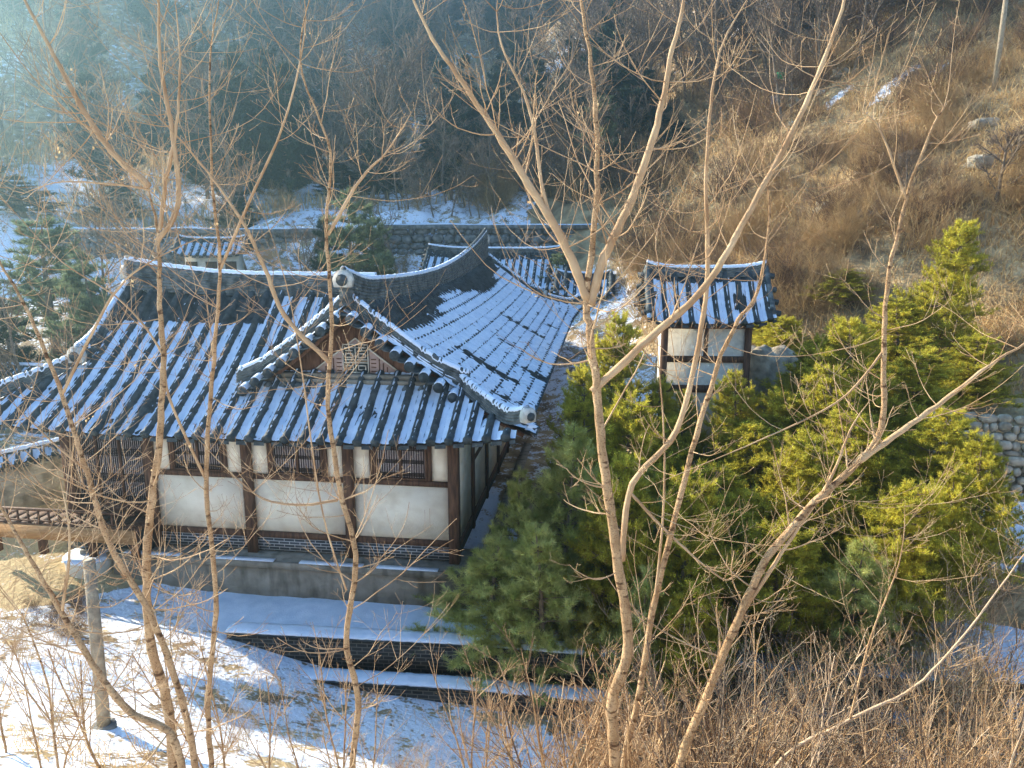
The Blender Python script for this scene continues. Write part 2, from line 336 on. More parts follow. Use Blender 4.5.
def roof_slope(P, u0, u1, rng_fn, tiles, snow, caps, bare=None, per=PER, snowamt=1.0, full=0.0):
    """P(u, r, n) -> point; rng_fn(u) -> (r0, r1) or None. Adds curved tiles, the snow on them and round eave tiles."""
    n = max(1, int(round((u1 - u0) / per)))
    L = 0.34
    for k in range(n):
        uc = u0 + (k + 0.5) * (u1 - u0) / n; pw = (u1 - u0) / n
        rr = rng_fn(uc)
        if rr is None or rr[1] - rr[0] < 0.15: continue
        r0, r1 = rr
        m = max(1, int((r1 - r0) / L))
        rs = []; hs = []
        for q in range(m):
            a0 = r0 + (r1 - r0) * q / m; a1 = r0 + (r1 - r0) * (q + 1) / m
            rs += [a0, a1 - 0.004]; hs += [0.028, 0.0]
        rs = np.array(rs); hs = np.array(hs)
        th = tile_h(_ph)
        U = np.broadcast_to(uc + _ph[None] * pw, (len(rs), len(_ph))); RR = np.broadcast_to(rs[:, None], U.shape)
        N = th[None] + hs[:, None]
        tiles.grid(P(U, RR, N))
        # snow sheet
        mm = max(4, int((r1 - r0) / 0.075)); rs2 = np.linspace(r0 - 0.0, r1, mm)
        jit = rng.normal(0, 1, (mm, len(_ph)))
        d = np.abs(_ph)[None]
        joint = np.abs(((rs2 - r0) / ((r1 - r0) / m)) % 1 - 0.5)[:, None] * 2       # 1 at a joint
        chan = 0.050 + 0.012*jit + 0.012*np.sin(rs2*7 + k)[:, None]
        cap = 0.016 + 0.016*jit + 0.02*vnoise(rs2*1.3 + k*3.1, uc*1.0 + 0*rs2)[:, None] - 0.055 * (joint > 0.82) 
        side = np.full_like(chan, -0.03)
        if full:
            cap = 0.030 + 0.008*jit; side = np.broadcast_to(np.where(_ph[None] > 0, -0.05, 0.012), chan.shape) + 0.012*jit; chan = chan - 0.02 - 0.05*(_ph[None] > 0)*(d < 0.30); cap = cap - 0.05*(np.abs(jit) > 2.0) - 0.035*(joint > 0.7)*(d > 0.05)
        add = np.where(d >= 0.212, chan, np.where(d < (0.155 if full else 0.05), cap, side))
        amt = snowamt - 1.3*np.clip(vnoise(rs2*0.8 + uc*0.35, rs2*0 + uc*0.9 + 3) - 0.27, 0, 1) / 0.23 * 0.9 + rng.normal(0, 0.06)
        if bare is not None: amt = amt - np.array([bare(uc, r) for r in rs2]) * (0.7 + 0.6*(vnoise(rs2*2.0 + k*7.7, rs2*0 + k*1.3) + 0.5))
        add = add - np.clip(1 - amt, 0, 3)[:, None] * 0.06
        U2 = np.broadcast_to(uc + _ph[None] * pw, (mm, len(_ph))); R2 = np.broadcast_to(rs2[:, None], U2.shape)
        N2 = th[None] + 0.014 + add
        snow.grid(P(U2, R2, N2))
        # round end tile of the rib and drooping end tile of the channel
        if caps is not None:
            c = P(np.array([uc]), np.array([r0]), np.array([0.09]))[0]; c2 = P(np.array([uc]), np.array([r0 + 0.06]), np.array([0.09]))[0]
            dr = c - c2; dr /= np.linalg.norm(dr)
            caps.tube([c + dr*0.0, c + dr*0.05], 0.115, 10)
            for (ua, ub) in ((-0.5, -0.2), (0.2, 0.5)):
                q = [P(np.array([uc + t*pw]), np.array([r0]), np.array([-0.01]))[0] for t in np.linspace(ua, ub, 3)]
                dd = [np.array([0, 0, -0.075 - 0.0*i]) for i in range(3)]
                V = []
                for i, p0 in enumerate(q):
                    V += [p0 + dr*0.025, p0 + dr*0.035 + dd[i]*(0.5 + 1.0*(0.5 - abs(np.linspace(ua, ub, 3)[i]) if False else 0.8))]
                caps.add(V, [(0, 1, 3, 2), (2, 3, 5, 4)])

def ridge_profile(w=0.30, h=0.6, layers=6):
    L = []; R_ = []
    for i in range(layers):
        z0 = h * i / layers; z1 = h * (i + 1) / layers; o = w/2 * (1 - 0.25 * i / layers)
        L += [(-o, z0), (-o, z0 + (z1-z0)*0.55), (-o + 0.022, z0 + (z1-z0)*0.6), (-o + 0.022, z1)]
    R_ = [(-x, z) for x, z in L][::-1]
    top = [(-0.085, h), (-0.075, h + .05), (-0.04, h + .085), (0.04, h + .085), (0.075, h + .05), (0.085, h)]
    return L + top + R_
def snow_profile(h, w=0.085):
    return [(-w - .012, h + .015), (-w*0.95, h + .065), (-w*0.5, h + .118), (w*0.5, h + .118), (w*0.95, h + .065), (w + .012, h + .015)]
def ridge_line(path, parent, h=0.6, w=0.30, hs=None, name='ridge', snow=True, gaps=0.0, layers=6):
    b = MB(); b.sweep(path, ridge_profile(w, h, layers), hs=hs); o = b.build(name, M['ridge'], parent)
    if snow:
        P = np.asarray(path, float); n = len(P); s = MB()
        H = np.ones(n) if hs is None else np.asarray(hs)
        P2 = P.copy(); P2[:, 2] += h * H - h
        t = np.linspace(0, n - 1, n * 6); Q = np.stack([np.interp(t, np.arange(n), P2[:, k]) for k in range(3)], 1)
        jz = 1 + 0.0*t; Q[:, 2] += rng.normal(0, 0.006, len(t)) - (rng.random(len(t)) < gaps) * 0.05
        s.sweep(Q, snow_profile(h)); s.build('snow', M['snow'], o)
    return o
# ------------------------------------------------------------------ the tiled-roof house
YAW = R(-7.5)
house = empty('tiled_roof_house', (-1.53, 19.1, 0), YAW, 'large white walled house with snowy grey tiled roofs and a brown front gable', 'house')
RUN = 4.55; EZ = 3.75; RISE = 3.15; OV = 1.7
XL, XR, YF, YB = -11.0 - OV, OV + 0.2, -OV, 23.0      # eave rectangle of the two wings
XA = -2.65                                       # ridge line of the long wing
VERGE = -0.10; GW = 0.42; BVERGE = -10.55        # verge plane, gable wall plane, left verge of the front wing
def prof(r): t = np.clip(r / RUN, 0, 1.2); return EZ + RISE * (0.78 * t + 0.22 * t * t)
def lift(d, r): return 0.42 * np.clip(1 - d / 4.2, 0, 1) ** 2 * np.clip(1 - r / RUN, 0, 1)
def sag(y): return 0.42 * np.sin(np.pi * np.clip((y - 0.5) / 21.0, 0, 1)) ** 0.8
def flare(d): return 0.42 * np.clip(1 - d / 3.6, 0, 1) ** 2
def P_front(u, r, n):
    d = np.minimum(u - XL, XR - u); sl = math.radians(33)
    return np.stack([u, YF + r - flare(d) * np.clip(1 - r/1.5, 0, 1) - n*math.sin(sl), prof(r) + lift(d, r) + n*math.cos(sl)], -1)
def P_right(u, r, n):
    d = np.minimum(u - YF, YB - u); sl = math.radians(33)
    return np.stack([XR - r + flare(d) * np.clip(1 - r/1.5, 0, 1) + n*math.sin(sl), u, prof(r) - sag(u)*r/RUN + lift(d, r) + n*math.cos(sl)], -1)
def P_aleft(u, r, n):
    sl = math.radians(33); x0 = XA - RUN
    return np.stack([x0 + r - n*math.sin(sl), u, prof(r) - sag(u)*r/RUN + n*math.cos(sl)], -1)
def P_bback(u, r, n):
    sl = math.radians(33); d = np.minimum(u - XL, 99 + 0*u)
    return np.stack([u, YF + 2*RUN - r + n*math.sin(sl), prof(r) + n*math.cos(sl)], -1)
def P_bleft(u, r, n):
    sl = math.radians(33); d = np.minimum(u - YF, YF + 2*RUN - u)
    return np.stack([XL + r - flare(d)*np.clip(1 - r/1.5, 0, 1) - n*math.sin(sl), u, prof(r) + lift(d, r) + n*math.cos(sl)], -1)
def P_aback(u, r, n):
    sl = math.radians(33)
    return np.stack([u, YB - r + n*math.sin(sl), prof(r) + n*math.cos(sl)], -1)
def house_roof():
    specs = []
    def rf(u):                              # front face, both wings
        d0 = u - XL; d1 = XR - u
        if d0 < 2.2: return (0, min(d0, RUN))
        if d1 < 1.62: return (0, d1)
        if u > XA + 2.95 - 0.1: return (0, 1.6)
        ra = u - (XA - RUN)
        if ra < 1.7: return (0, RUN)
        return (0, 2.12)
    def rvalley(u):
        ra = u - (XA - RUN)
        if 1.7 <= ra < RUN: return (ra, RUN)
    def rr(u):
        d0 = u - YF; d1 = YB - u
        if d0 < 1.6: return (0, d0)
        if d1 < 1.6: return (0, d1)
        return (0, RUN)
    def ral(u):
        if u < VERGE: return None
        if u < YF + RUN: return (u - YF, RUN)
        if u < YF + 2*RUN: return (2*RUN - (u - YF), RUN)
        if u > YB - 1.6: return (0, YB - u)
        return (0, RUN)
    def rbb(u):
        ra = u - (XA - RUN)
        if u - XL < 2.1: return (0, u - XL)
        if ra > 0: return (ra, RUN) if ra < RUN else None
        return (0, RUN)
    def rbl(u):
        d = min(u - YF, YF + 2*RUN - u)
        return (0, min(d, 2.1))
    def rab(u):
        d = min(u - (XA - RUN), XR - u); return (0, min(d, 1.6))
    bare_front = lambda u, r: (1.6 if (r > 3.55 and u < -6) else 0.0) + (0.35 if u > -8 and r > 2.6 else 0) + (0.25 if r < 0.3 else 0)
    bare_right = lambda u, r: np.clip((r - (3.55 - 0.35*math.sin(u*0.5))) * 2.2, 0, 1.8)
    bare_all = lambda u, r: 0.3
    for nm, P, u0, u1, fn, bare in (('front', P_front, XL, XR, rf, bare_front), ('valley', P_front, XA - RUN, XA, rvalley, bare_all),
                                    ('right', P_right, YF, YB, rr, bare_right), ('aleft', P_aleft, YF, YB, ral, bare_all),
                                    ('bback', P_bback, XL, XA, rbb, bare_all), ('bleft', P_bleft, YF, YF + 2*RUN, rbl, bare_all), ('aback', P_aback, XA - RUN, XR, rab, bare_all)):
        t = MB(); s = MB(); c = MB()
        roof_slope(P, u0, u1, fn, t, s, c if nm in ('front', 'right', 'bleft') else None, bare, 0.36 if nm == 'right' else PER, full=1.0 if nm == 'right' else 0.0)
        o = t.build('roof_slope', M['tile'], house, smooth=False); s.build('snow', M['snow'], o, smooth=True)
        if c.n: c.build('eave_tiles', M['tile'], o)
        # boarding under the tiles so that light does not leak through
        if nm in ('front', 'right', 'bleft'):
            b = MB(); us = np.linspace(u0, u1, 60)
            for i in range(59):
                q = fn((us[i] + us[i+1])/2)
                if q is not None and nm == 'front': q = (q[0], min(q[1], 1.7))
                if q is None: continue
                U, RR = np.meshgrid(us[i:i+2], np.linspace(q[0], q[1] if q[1] > q[0] else q[0], 8), indexing='ij')
                b.grid(P(U, RR, np.full(U.shape, -0.09)))
            b.build('eave_boards', M['wood'], o)
house_roof()

def on(P, u, r, n=0.0): return P(np.array([float(u)]), np.array([float(r)]), np.array([float(n)]))[0]
# main ridges
ys = np.linspace(VERGE - 0.15, YB - 1.75, 40)
def ridge_z(y):
    t = (y - ys[0]) / (ys[-1] - ys[0])
    return 0.10 + 0.28*np.clip(1 - t/0.10, 0, 1)**2 + 0.85*np.clip((t - 0.30)/0.70, 0, 1)**2.2
H0 = prof(RUN) - 0.12
path = np.stack([np.full(40, XA), ys, H0 - sag(ys)], 1)
hsc = (0.62 + ridge_z(ys)) / 0.62
path[:, 2] += 0.35 * ridge_z(ys); hsc = (0.62 + 0.65 * ridge_z(ys)) / 0.62
ridge_line(path, house, 0.62, 0.34, hsc, 'main_ridge', layers=8)
xs = np.linspace(BVERGE, XA - 0.15, 24)
rz = 0.42*np.clip(1 - (xs - xs[0])/4.5, 0, 1)**2 + 0.05
pathb = np.stack([xs, np.full(24, YF + RUN), H0 + 0.4*rz], 1)
ridge_line(pathb, house, 0.58, 0.34, (0.58 + 0.6*rz)/0.58, 'main_ridge', layers=8)
# descending ridges down the gable slopes, then the hip ridges
def down(Pf, u, r0, r1, n=12, end=0.18, u1=None):
    rs = np.linspace(r0, r1, n); out = []
    for i, r in enumerate(rs):
        uu = u if u1 is None else u + (u1 - u) * i / (n-1)
        p = on(Pf, uu, r, 0.02); t = i/(n-1); p[2] += end * max(0, (t - 0.6)/0.4)**2; out.append(p)
    return np.array(out)
def hip(corner_sx, corner_sy, cx, cy, r0, r1, n=14, end=0.30):
    out = []
    for i, r in enumerate(np.linspace(r0, r1, n)):
        d = r; t = i / (n - 1)
        x = cx - corner_sx * r; y = cy - corner_sy * r
        fl = flare(np.array(d)) * max(0, 1 - r/1.5)
        z = float(prof(np.array(r))) + float(lift(np.array(d), np.array(r))) + 0.03 + end * max(0, (t - 0.72)/0.28)**2
        out.append((x + corner_sx*fl, y + corner_sy*fl, z))
    return np.array(out)
def end_tile(p, dirv, w=0.30, h=0.34, parent=house):
    """pale plaster ridge end with a curved dark drip tile"""
    d = np.array(dirv, float); d[2] = 0; d /= np.linalg.norm(d); l = np.array([d[1], -d[0], 0]); z = np.array([0, 0, 1.])
    b = MB(); q = []
    n = 12
    prof_ = [(-w/2, 0), (w/2, 0), (w/2*1.15, h*.45), (w/2*.9, h*.8), (w/2*.45, h), (-w/2*.45, h), (-w/2*.9, h*.8), (-w/2*1.15, h*.45)]
    V = [p + l*x + z*y - d*0.06 for x, y in prof_] + [p + l*x + z*y + d*0.13 for x, y in prof_]
    m = len(prof_); b.add(V, [tuple(range(m))[::-1], tuple(range(m, 2*m))] + [(i, (i+1) % m, m + (i+1) % m, m + i) for i in range(m)])
    o = b.build('ridge_end', M['ridgeend'], parent)
    c = MB(); c.tube([p + z*h*0.42 + d*0.12, p + z*h*0.42 + d*0.17], w*0.34, 10); c.build('end_tile', M['tile'], o)
    return o
for side, Pf in ((1, P_right), (-1, P_aleft)):
    dn = down(Pf, VERGE + 0.05, RUN - 0.15, 1.45, end=0.20)
    ridge_line(dn, house, 0.30, 0.24, None, 'gable_ridge', gaps=0.25, layers=4)
    dn2 = down(Pf, VERGE + 0.42, RUN - 0.15, 1.9, end=0.0)
    b = MB(); b.sweep(dn2, ridge_profile(0.2, 0.14, 2)); b.build('gable_ridge', M['ridge'], house)
hr = hip(1, -1, XR, YF, 1.75, 0.12); ridge_line(hr, house, 0.30, 0.24, None, 'hip_ridge', gaps=0.2, layers=4)
end_tile(hr[-1], (1, -1, 0))
hl = hip(-1, -1, XL, YF, 2.3, 0.12); ridge_line(hl, house, 0.30, 0.24, None, 'hip_ridge', gaps=0.2, layers=4)
end_tile(hl[-1], (-1, -1, 0))
hb = hip(1, 1, XR, YB, 1.7, 0.12); ridge_line(hb, house, 0.30, 0.24, None, 'hip_ridge', gaps=0.2, layers=4)
db = down(P_right, YB - 1.8, RUN - 0.15, 1.45, end=0.25); ridge_line(db, house, 0.36, 0.26, None, 'gable_ridge', gaps=0.35, layers=4)
end_tile(db[-1], (1, 0, 0))
# left verge of the front wing
dl = down(P_front, BVERGE + 0.05, RUN - 0.15, 1.9, end=0.22); ridge_line(dl, house, 0.42, 0.28, None, 'gable_ridge', gaps=0.1, layers=5)
end_tile(dl[-1], (0, -1, 0), 0.42, 0.44)
dl2 = down(P_bback, BVERGE + 0.05, RUN - 0.15, 1.9, end=0.22); ridge_line(dl2, house, 0.42, 0.28, None, 'gable_ridge', gaps=0.1, layers=5)
end_tile(path[0] + np.array([0, -0.02, 0.48]), (0, -1, 0), 0.44, 0.42)
end_tile(pathb[0] + np.array([0, 0, 0.3]), (-1, 0, 0), 0.36, 0.40)
end_tile(path[-1] + np.array([0, 0, 0.6]), (0, 1, 0), 0.36, 0.5)

# front gable: boards, fretwork triangle, double-happiness lattice, verge tiles
gz0 = float(prof(np.array(1.80))) + 0.22
def tri_board(y, hw, z0, z1, name, m, parent, th=0.05, xc=XA, plane='y'):
    b = MB(); n = 10
    xs_ = np.linspace(-hw, hw, 2*n+1)
    V = []; 
    for x in xs_:
        r = RUN - abs(x) - 0.02; zz = min(float(prof(np.array(max(r, 0)))), z1) - 0.12
        V += [(xc + x, y, z0), (xc + x, y, max(zz, z0 + 0.01))]
    V2 = [(a, y + th, c) for a, _, c in V]; k = len(V)
    F = [(2*i, 2*i+2, 2*i+3, 2*i+1) for i in range(2*n)] + [(k+2*i+1, k+2*i+3, k+2*i+2, k+2*i) for i in range(2*n)]
    F += [(2*i+1, 2*i+3, k+2*i+3, k+2*i+1) for i in range(2*n)]
    b.add(V + V2, F); return b.build(name, m, parent)
gab = tri_board(GW, 2.75, gz0 - 0.25, 99, 'gable_wall', M['woodred'], house)
b = MB()
for i in range(11):                                 # plank joints of the gable boarding
    x = XA - 2.5 + i*0.5
    top = float(prof(np.array(RUN - abs(x - XA)))) - 0.3
    if top > gz0 + .1: b.box((x - 0.012, GW - 0.012, gz0), (x + 0.012, GW + 0.001, top))
b.box((XA - 0.16, GW - 0.05, gz0 + 1.28), (XA + 0.16, GW - 0.004, gz0 + 1.95))
b.build('gable_batten', M['wood'], gab)
# base beam with small tile course
b = MB(); b.box((XA - 2.85, GW - 0.30, gz0 - 0.10), (XA + 2.85, GW - 0.002, gz0 + 0.02)); b.box((XA - 2.9, GW - 0.42, gz0 - 0.20), (XA + 2.9, GW - 0.05, gz0 - 0.102))
b.build('gable_sill', M['concrete'], house)
b = MB()
for i in range(14):
    x = XA - 2.7 + i*0.415; b.tube([(x, GW - 0.55, gz0 - 0.30), (x, GW - 0.1, gz0 - 0.22)], 0.095, 10)
b.build('sill_tiles', M['ridge'], house)
tz = gz0 + 0.02
b = MB(); hw, ht = 1.22, 0.92
b.add([(XA - hw, GW - 0.03, tz), (XA + hw, GW - 0.03, tz), (XA, GW - 0.03, tz + ht), (XA - hw, GW - .003, tz), (XA + hw, GW - .003, tz), (XA, GW - .003, tz + ht)],
      [(0, 1, 2), (0, 3, 4, 1), (1, 4, 5, 2), (2, 5, 3, 0)])
fr = b.build('fretwork_panel', M['fret'], house)
b = MB(); y1, y0 = GW - 0.032, GW - 0.046
rd = random.Random(3)
def inside(x, z): return z < ht * (1 - abs(x)/hw) - 0.06
for sgn in (-1, 1):                                 # key-fret lines
    for i in range(7):
        for j in range(8):
            x = sgn * (0.42 + i*0.105); z = 0.05 + j*0.105
            if not inside(x + sgn*0.08, z + 0.08): continue
            pat = [((0, 0), (1, 0)), ((0, 0), (0, 1)), ((1, 0), (1, 1))][(i*2 + j*3 + (i//2)) % 3]
            (a0, b0), (a1, b1) = pat
            xa, xb = sorted((x + sgn*a0*0.105, x + sgn*a1*0.105)); za, zb = z + b0*0.105, z + b1*0.105
            b.box((XA + xa - 0.014, y0, tz + za - 0.014), (XA + xb + 0.014, y1, tz + zb + 0.014))
b.build('fret_lines', M['woodred'], fr)
b = MB()
L1 = np.array([(-hw, 0), (0, ht), (hw, 0)])
for p, q in ((L1[0], L1[1]), (L1[1], L1[2])):
    b.tube([(XA + p[0], GW - 0.045, tz + p[1]), (XA + q[0], GW - 0.045, tz + q[1])], 0.022, 5)
b.build('fret_border', M['pale'], fr)
b = MB(); b.box((XA - 0.36, GW - 0.07, tz), (XA + 0.36, GW - 0.035, tz + 0.76)); win = b.build('lattice_panel', M['fretdark'], house)
b = MB(); y0, y1 = GW - 0.088, GW - 0.072
def bar(x0, z0, x1, z1, t=0.013): b.box((XA + min(x0, x1) - t, y0, tz + min(z0, z1) - t), (XA + max(x0, x1) + t, y1, tz + max(z0, z1) + t))
for x in (-0.34, 0.34): bar(x, 0.02, x, 0.76)
for z in (0.02, 0.76): bar(-0.34, z, 0.34, z)
bar(0, 0.02, 0, 0.76)
for s in (-1, 1):                                   # the two halves of the double-happiness figure
    c = s * 0.17
    bar(c, 0.60, c, 0.76)
    for z, wd in ((0.68, .12), (0.60, .08), (0.36, .12), (0.28, .14)): bar(c - wd, z, c + wd, z)
    bar(c - .10, 0.42, c + .10, 0.42); bar(c - .10, 0.52, c + .10, 0.52); bar(c - .10, 0.42, c - .10, 0.52); bar(c + .10, 0.42, c + .10, 0.52)
    bar(c - .10, 0.09, c + .10, 0.09); bar(c - .10, 0.20, c + .10, 0.20); bar(c - .10, 0.09, c - .10, 0.20); bar(c + .10, 0.09, c + .10, 0.20)
b.build('happiness_lattice', M['pale'], win)
# verge: bargeboard, short tiles end-on with snow caps
for side in (-1, 1):
    b = MB(); rows = []
    for i in range(13):
        x = 2.5 * i / 12; r = RUN - x
        z = float(prof(np.array(r)))
        rows.append((XA + side*x, z))
    V = []
    for x, z in rows: V += [(x, 0.10, z - 0.10), (x, 0.10, z - 0.30), (x, 0.18, z - 0.30), (x, 0.18, z - 0.10)]
    F = []
    for i in range(12):
        for j in range(4): F.append((4*i + j, 4*i + (j+1) % 4, 4*i + 4 + (j+1) % 4, 4*i + 4 + j))
    b.add(V, F); b.build('bargeboard', M['woodred'], house)
    t = MB(); s = MB()
    for i in range(8):
        x = 0.22 + i*0.365; z = float(prof(np.array(RUN - x))) - 0.02
        p = np.array([XA + side*x, 0, z])
        t.tube([p + (0, VERGE - 0.42, -0.10), p + (0, VERGE + 0.4, 0.0)], 0.115, 12)
        t.tube([p + (0, VERGE - 0.46, -0.105), p + (0, VERGE - 0.42, -0.10)], 0.135, 12)
        ang = np.linspace(0.25, math.pi - 0.25, 7)
        for yy0, yy1 in ((VERGE - 0.44, VERGE - 0.16),):
            A = [p + np.array([math.cos(a)*0.125*1.05, yy0, math.sin(a)*0.15 - 0.09]) for a in ang]
            Bq = [p + np.array([math.cos(a)*0.125*1.05, yy1, math.sin(a)*0.15 - 0.045]) for a in ang]
            Cq = [p + np.array([0.06*math.cos(a), yy0 - 0.005, 0.03 - 0.09 + 0.06*math.sin(a)]) for a in ang]
            s.add(A + Bq, [(k, k+1, 8+k, 7+k) for k in range(6)] )
            s.add(A, [tuple(range(7))])
    o = t.build('verge_tiles', M['tile'], house); s.build('snow', M['snow'], o)
    # channel tiles between them
    t = MB()
    for i in range(9):
        x = 0.22 + (i - 0.5)*0.365; z = float(prof(np.array(RUN - max(x, 0)))) - 0.10
        p = np.array([XA + side*x, 0, z]); ang = np.linspace(math.pi + 0.35, 2*math.pi - 0.35, 6)
        V = [p + (math.cos(a)*0.19, VERGE - 0.33, math.sin(a)*0.10) for a in ang] + [p + (math.cos(a)*0.19, VERGE + 0.35, math.sin(a)*0.10 + 0.06) for a in ang]
        V = V + [v + np.array([0, 0, 0.03]) for v in V]
        t.add(V, [(k, k+1, 7+k, 6+k) for k in range(5)] + [(12+k, 18+k, 19+k, 13+k) for k in range(5)] + [(k, 12+k, 13+k, k+1) for k in range(5)])
    t.build('verge_tiles', M['ridge'], house)

# walls, front
BAY = 2.85
cols = [0, -BAY, -2*BAY, -3*BAY, -11.0]
def column(x, y, z0=0.0, z1=4.1, w=0.27, parent=house):
    b = MB(); b.box((x - w/2, y - w/2, z0), (x + w/2, y + w/2, z1)); return b.build('column', M['wood'], parent)
for x in cols: column(x, 0.0, 0.0)
RS = [0, 2.4, 4.9, 7.4, 9.9, 12.6, 15.4, 18.2, 21.0]
for y in RS[1:]: column(0.0, y, 0.0, w=0.22)
for y in (2.85, 5.7): column(-11.0, y, 0)
def hbeam(x0, x1, z0, z1, y0=-0.07, y1=0.10, name='beam'):
    b = MB(); b.box((x0, y0, z0), (x1, y1, z1)); return b.build(name, M['wood'], house)
def lattice_window(x0, x1, z0, z1, y=-0.02, leaves=2, dense=9):
    f = MB(); t = 0.05
    f.box((x0, y - 0.05, z0), (x0 + t, y + 0.06, z1)); f.box((x1 - t, y - 0.05, z0), (x1, y + 0.06, z1))
    f.box((x0 + t, y - 0.05, z1 - t), (x1 - t, y + 0.06, z1)); f.box((x0 + t, y - 0.05, z0), (x1 - t, y + 0.06, z0 + t))
    lw = (x1 - x0 - 2*t) / leaves
    for i in range(1, leaves): f.box((x0 + t + i*lw - 0.035, y - 0.045, z0 + t), (x0 + t + i*lw + 0.035, y + 0.05, z1 - t))
    o = f.build('window', M['wood'], house)
    p = MB(); p.box((x0 + t, y + 0.02, z0 + t), (x1 - t, y + 0.04, z1 - t)); p.build('window_paper', M['paper'], o)
    l = MB()
    for i in range(leaves):
        a = x0 + t + i*lw + 0.04; bb = x0 + t + (i+1)*lw - 0.04
        for k in range(dense + 1):
            x = a + (bb - a)*k/dense; l.box((x - 0.009, y - 0.012, z0 + t), (x + 0.009, y + 0.012, z1 - t))
        H = z1 - z0 - 2*t
        for fr_ in ((.06, .10, .14, .46, .50, .54, .86, .90, .94) if H < 1.3 else (.04, .06, .08, .10, .30, .32, .34, .36, .38, .62, .64, .66, .68, .70, .90, .92, .94)):
            z = z0 + t + H*fr_; l.box((a, y - 0.014, z - 0.009), (bb, y + 0.010, z + 0.009))
    l.build('lattice', M['lattice'], o); return o
def panel(x0, x1, z0, z1, y=0.0):
    b = MB(); b.box((x0, y, z0), (x1, y + 0.06, z1)); return b.build('wall_panel', M['plaster'], house)
for i in range(3):
    xr, xl = cols[i] - 0.135, cols[i+1] + 0.135
    hbeam(xl, xr, 0.45, 0.62); hbeam(xl, xr, 2.14, 2.28); hbeam(xl, xr, 3.30, 3.75)
    panel(xl, xr, 0.62, 2.14)
    mid = (xl + xr)/2
    wx0, wx1 = mid - 0.72, mid + 0.72
    panel(xl, wx0 - 0.12, 2.28, 3.30); panel(wx1 + 0.12, xr, 2.28, 3.30)
    for xx in (wx0 - 0.12, wx1): 
        b = MB(); b.box((xx, -0.05, 2.28), (xx + 0.12, 0.08, 3.30)); b.build('window_post', M['wood'], house)
    lattice_window(wx0, wx1, 2.30, 3.28)
    b = MB(); b.box((xl, -0.03, 0.06), (xr, 0.05, 0.45)); b.build('brick_band', M['brick'], house)
b = MB(); b.box((-8.6, 0.6, -.2), (-0.1, 0.8, 3.9)); b.build('inner_wall', M['fretdark'], house)
# leftmost bay: tall lattice doors above an open wooden floor
xl, xr = -11.0 + 0.135, cols[3] - 0.135
lattice_window(xl, xr, 1.15, 3.55, leaves=3, dense=10)
hbeam(xl, xr, 0.95, 1.14); hbeam(xl, xr, 3.56, 3.9)
b = MB(); b.box((-12.9, -1.05, 0.80), (-8.5, -0.16, 0.92))
for i in range(13): b.box((-12.9 + i*0.338, -1.07, 0.922), (-12.9 + i*0.338 + 0.325, -0.16, 0.945))
b.build('veranda_floor', M['wood'], house)
b = MB(); b.box((-12.95, -1.12, 0.50), (-8.5, -1.055, 0.90)); b.build('veranda_skirt', M['skirt'], house)
for x in (-12.8, -11.4, -9.9, -8.65):
    b = MB(); b.box((x - 0.09, -1.0, 0.0), (x + 0.09, -0.84, 0.79)); b.build('veranda_post', M['wood'], house)
b = MB()
for i in range(6): b.box((-12.9, -1.05, 0.99), (-8.5, -1.01, 1.03)) if i == 0 else None
for i in range(14):
    x = -12.88 + i*0.31; b.box((x - 0.02, -1.045, 0.947), (x + 0.02, -1.005, 1.30))
b.box((-12.92, -1.065, 1.30), (-8.5, -0.985, 1.36)); b.build('veranda_rail', M['wood'], house)
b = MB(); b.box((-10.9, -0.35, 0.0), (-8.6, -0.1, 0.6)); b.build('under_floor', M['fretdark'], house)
# right side wall, running away from the camera
for j in range(len(RS) - 1):
    y0, y1 = RS[j] + 0.12, RS[j+1] - 0.12; b = MB(); b.box((-0.03, y0, 0.45), (0.03, y1, 3.9)); b.build('wall_panel', M['plaster'], house)
    if j: 
        for zz in (2.0,):
            b = MB(); b.box((-0.06, y0, zz), (0.07, y1, zz + 0.13)); b.build('beam', M['wood'], house)
    b = MB(); b.box((-0.08, y0, 0.28), (0.08, y1, 0.449)); b.build('beam', M['wood'], house)
    b = MB(); b.box((-0.05, y0, 0), (0.05, y1, 0.279)); b.build('brick_band', M['brick2'], house)
b = MB(); b.box((-11.0, 5.66, 0), (-5.8, 5.78, 3.9)); b.box((-11.06, 0.15, 0.0), (-10.96, 5.6, 3.9)); b.box((-5.75, 5.8, 0), (-5.65, 21, 3.9)); b.box((-5.7, 21.0, 0), (0, 21.1, 3.9))
b.build('rear_wall', M['plaster'], house)
# rafters under the eaves
b = MB()
for i in range(34):
    x = XL + 0.5 + i*0.42
    if x > XR - 0.35: break
    dd = min(x - XL, XR - x); q0 = on(P_front, x, 0.12, -0.16); q1 = on(P_front, x, min(1.75, dd), -0.17); b.tube([q0, q1], 0.06, 7)
b.build('rafters', M['wood'], house)
b = MB()
for i in range(58):
    y = YF + 0.4 + i*0.42
    if y > YB - 0.4: break
    q0 = on(P_right, y, 0.12, -0.16); q1 = on(P_right, y, min(1.75, y - YF, YB - y), -0.17); b.tube([q0, q1], 0.06, 6)
b.build('rafters', M['wood'], house)
# stone platform
b = MB(); b.box((-9.6, -0.62, -1.1), (0.55, 0.9, 0.0)); b.box((-9.7, -0.70, -0.16), (0.62, -0.615, 0.02)); b.box((-11.6, 0.2, -.6), (-9.62, 6, 0.0))
b.box((0.56, 0.2, -0.8), (0.9, 21.5, -0.02))
pl = b.build('platform', M['concrete'], house)
rd = random.Random(5)
s = MB()
for i in range(4):
    x0 = -9.5 + i*2.5; s = MB(); s.box((x0 + rd.uniform(0, .5), -0.68, 0.024), (x0 + rd.uniform(1.2, 2.2), -0.5, 0.05)); s.build('snow', M['snow'], pl)
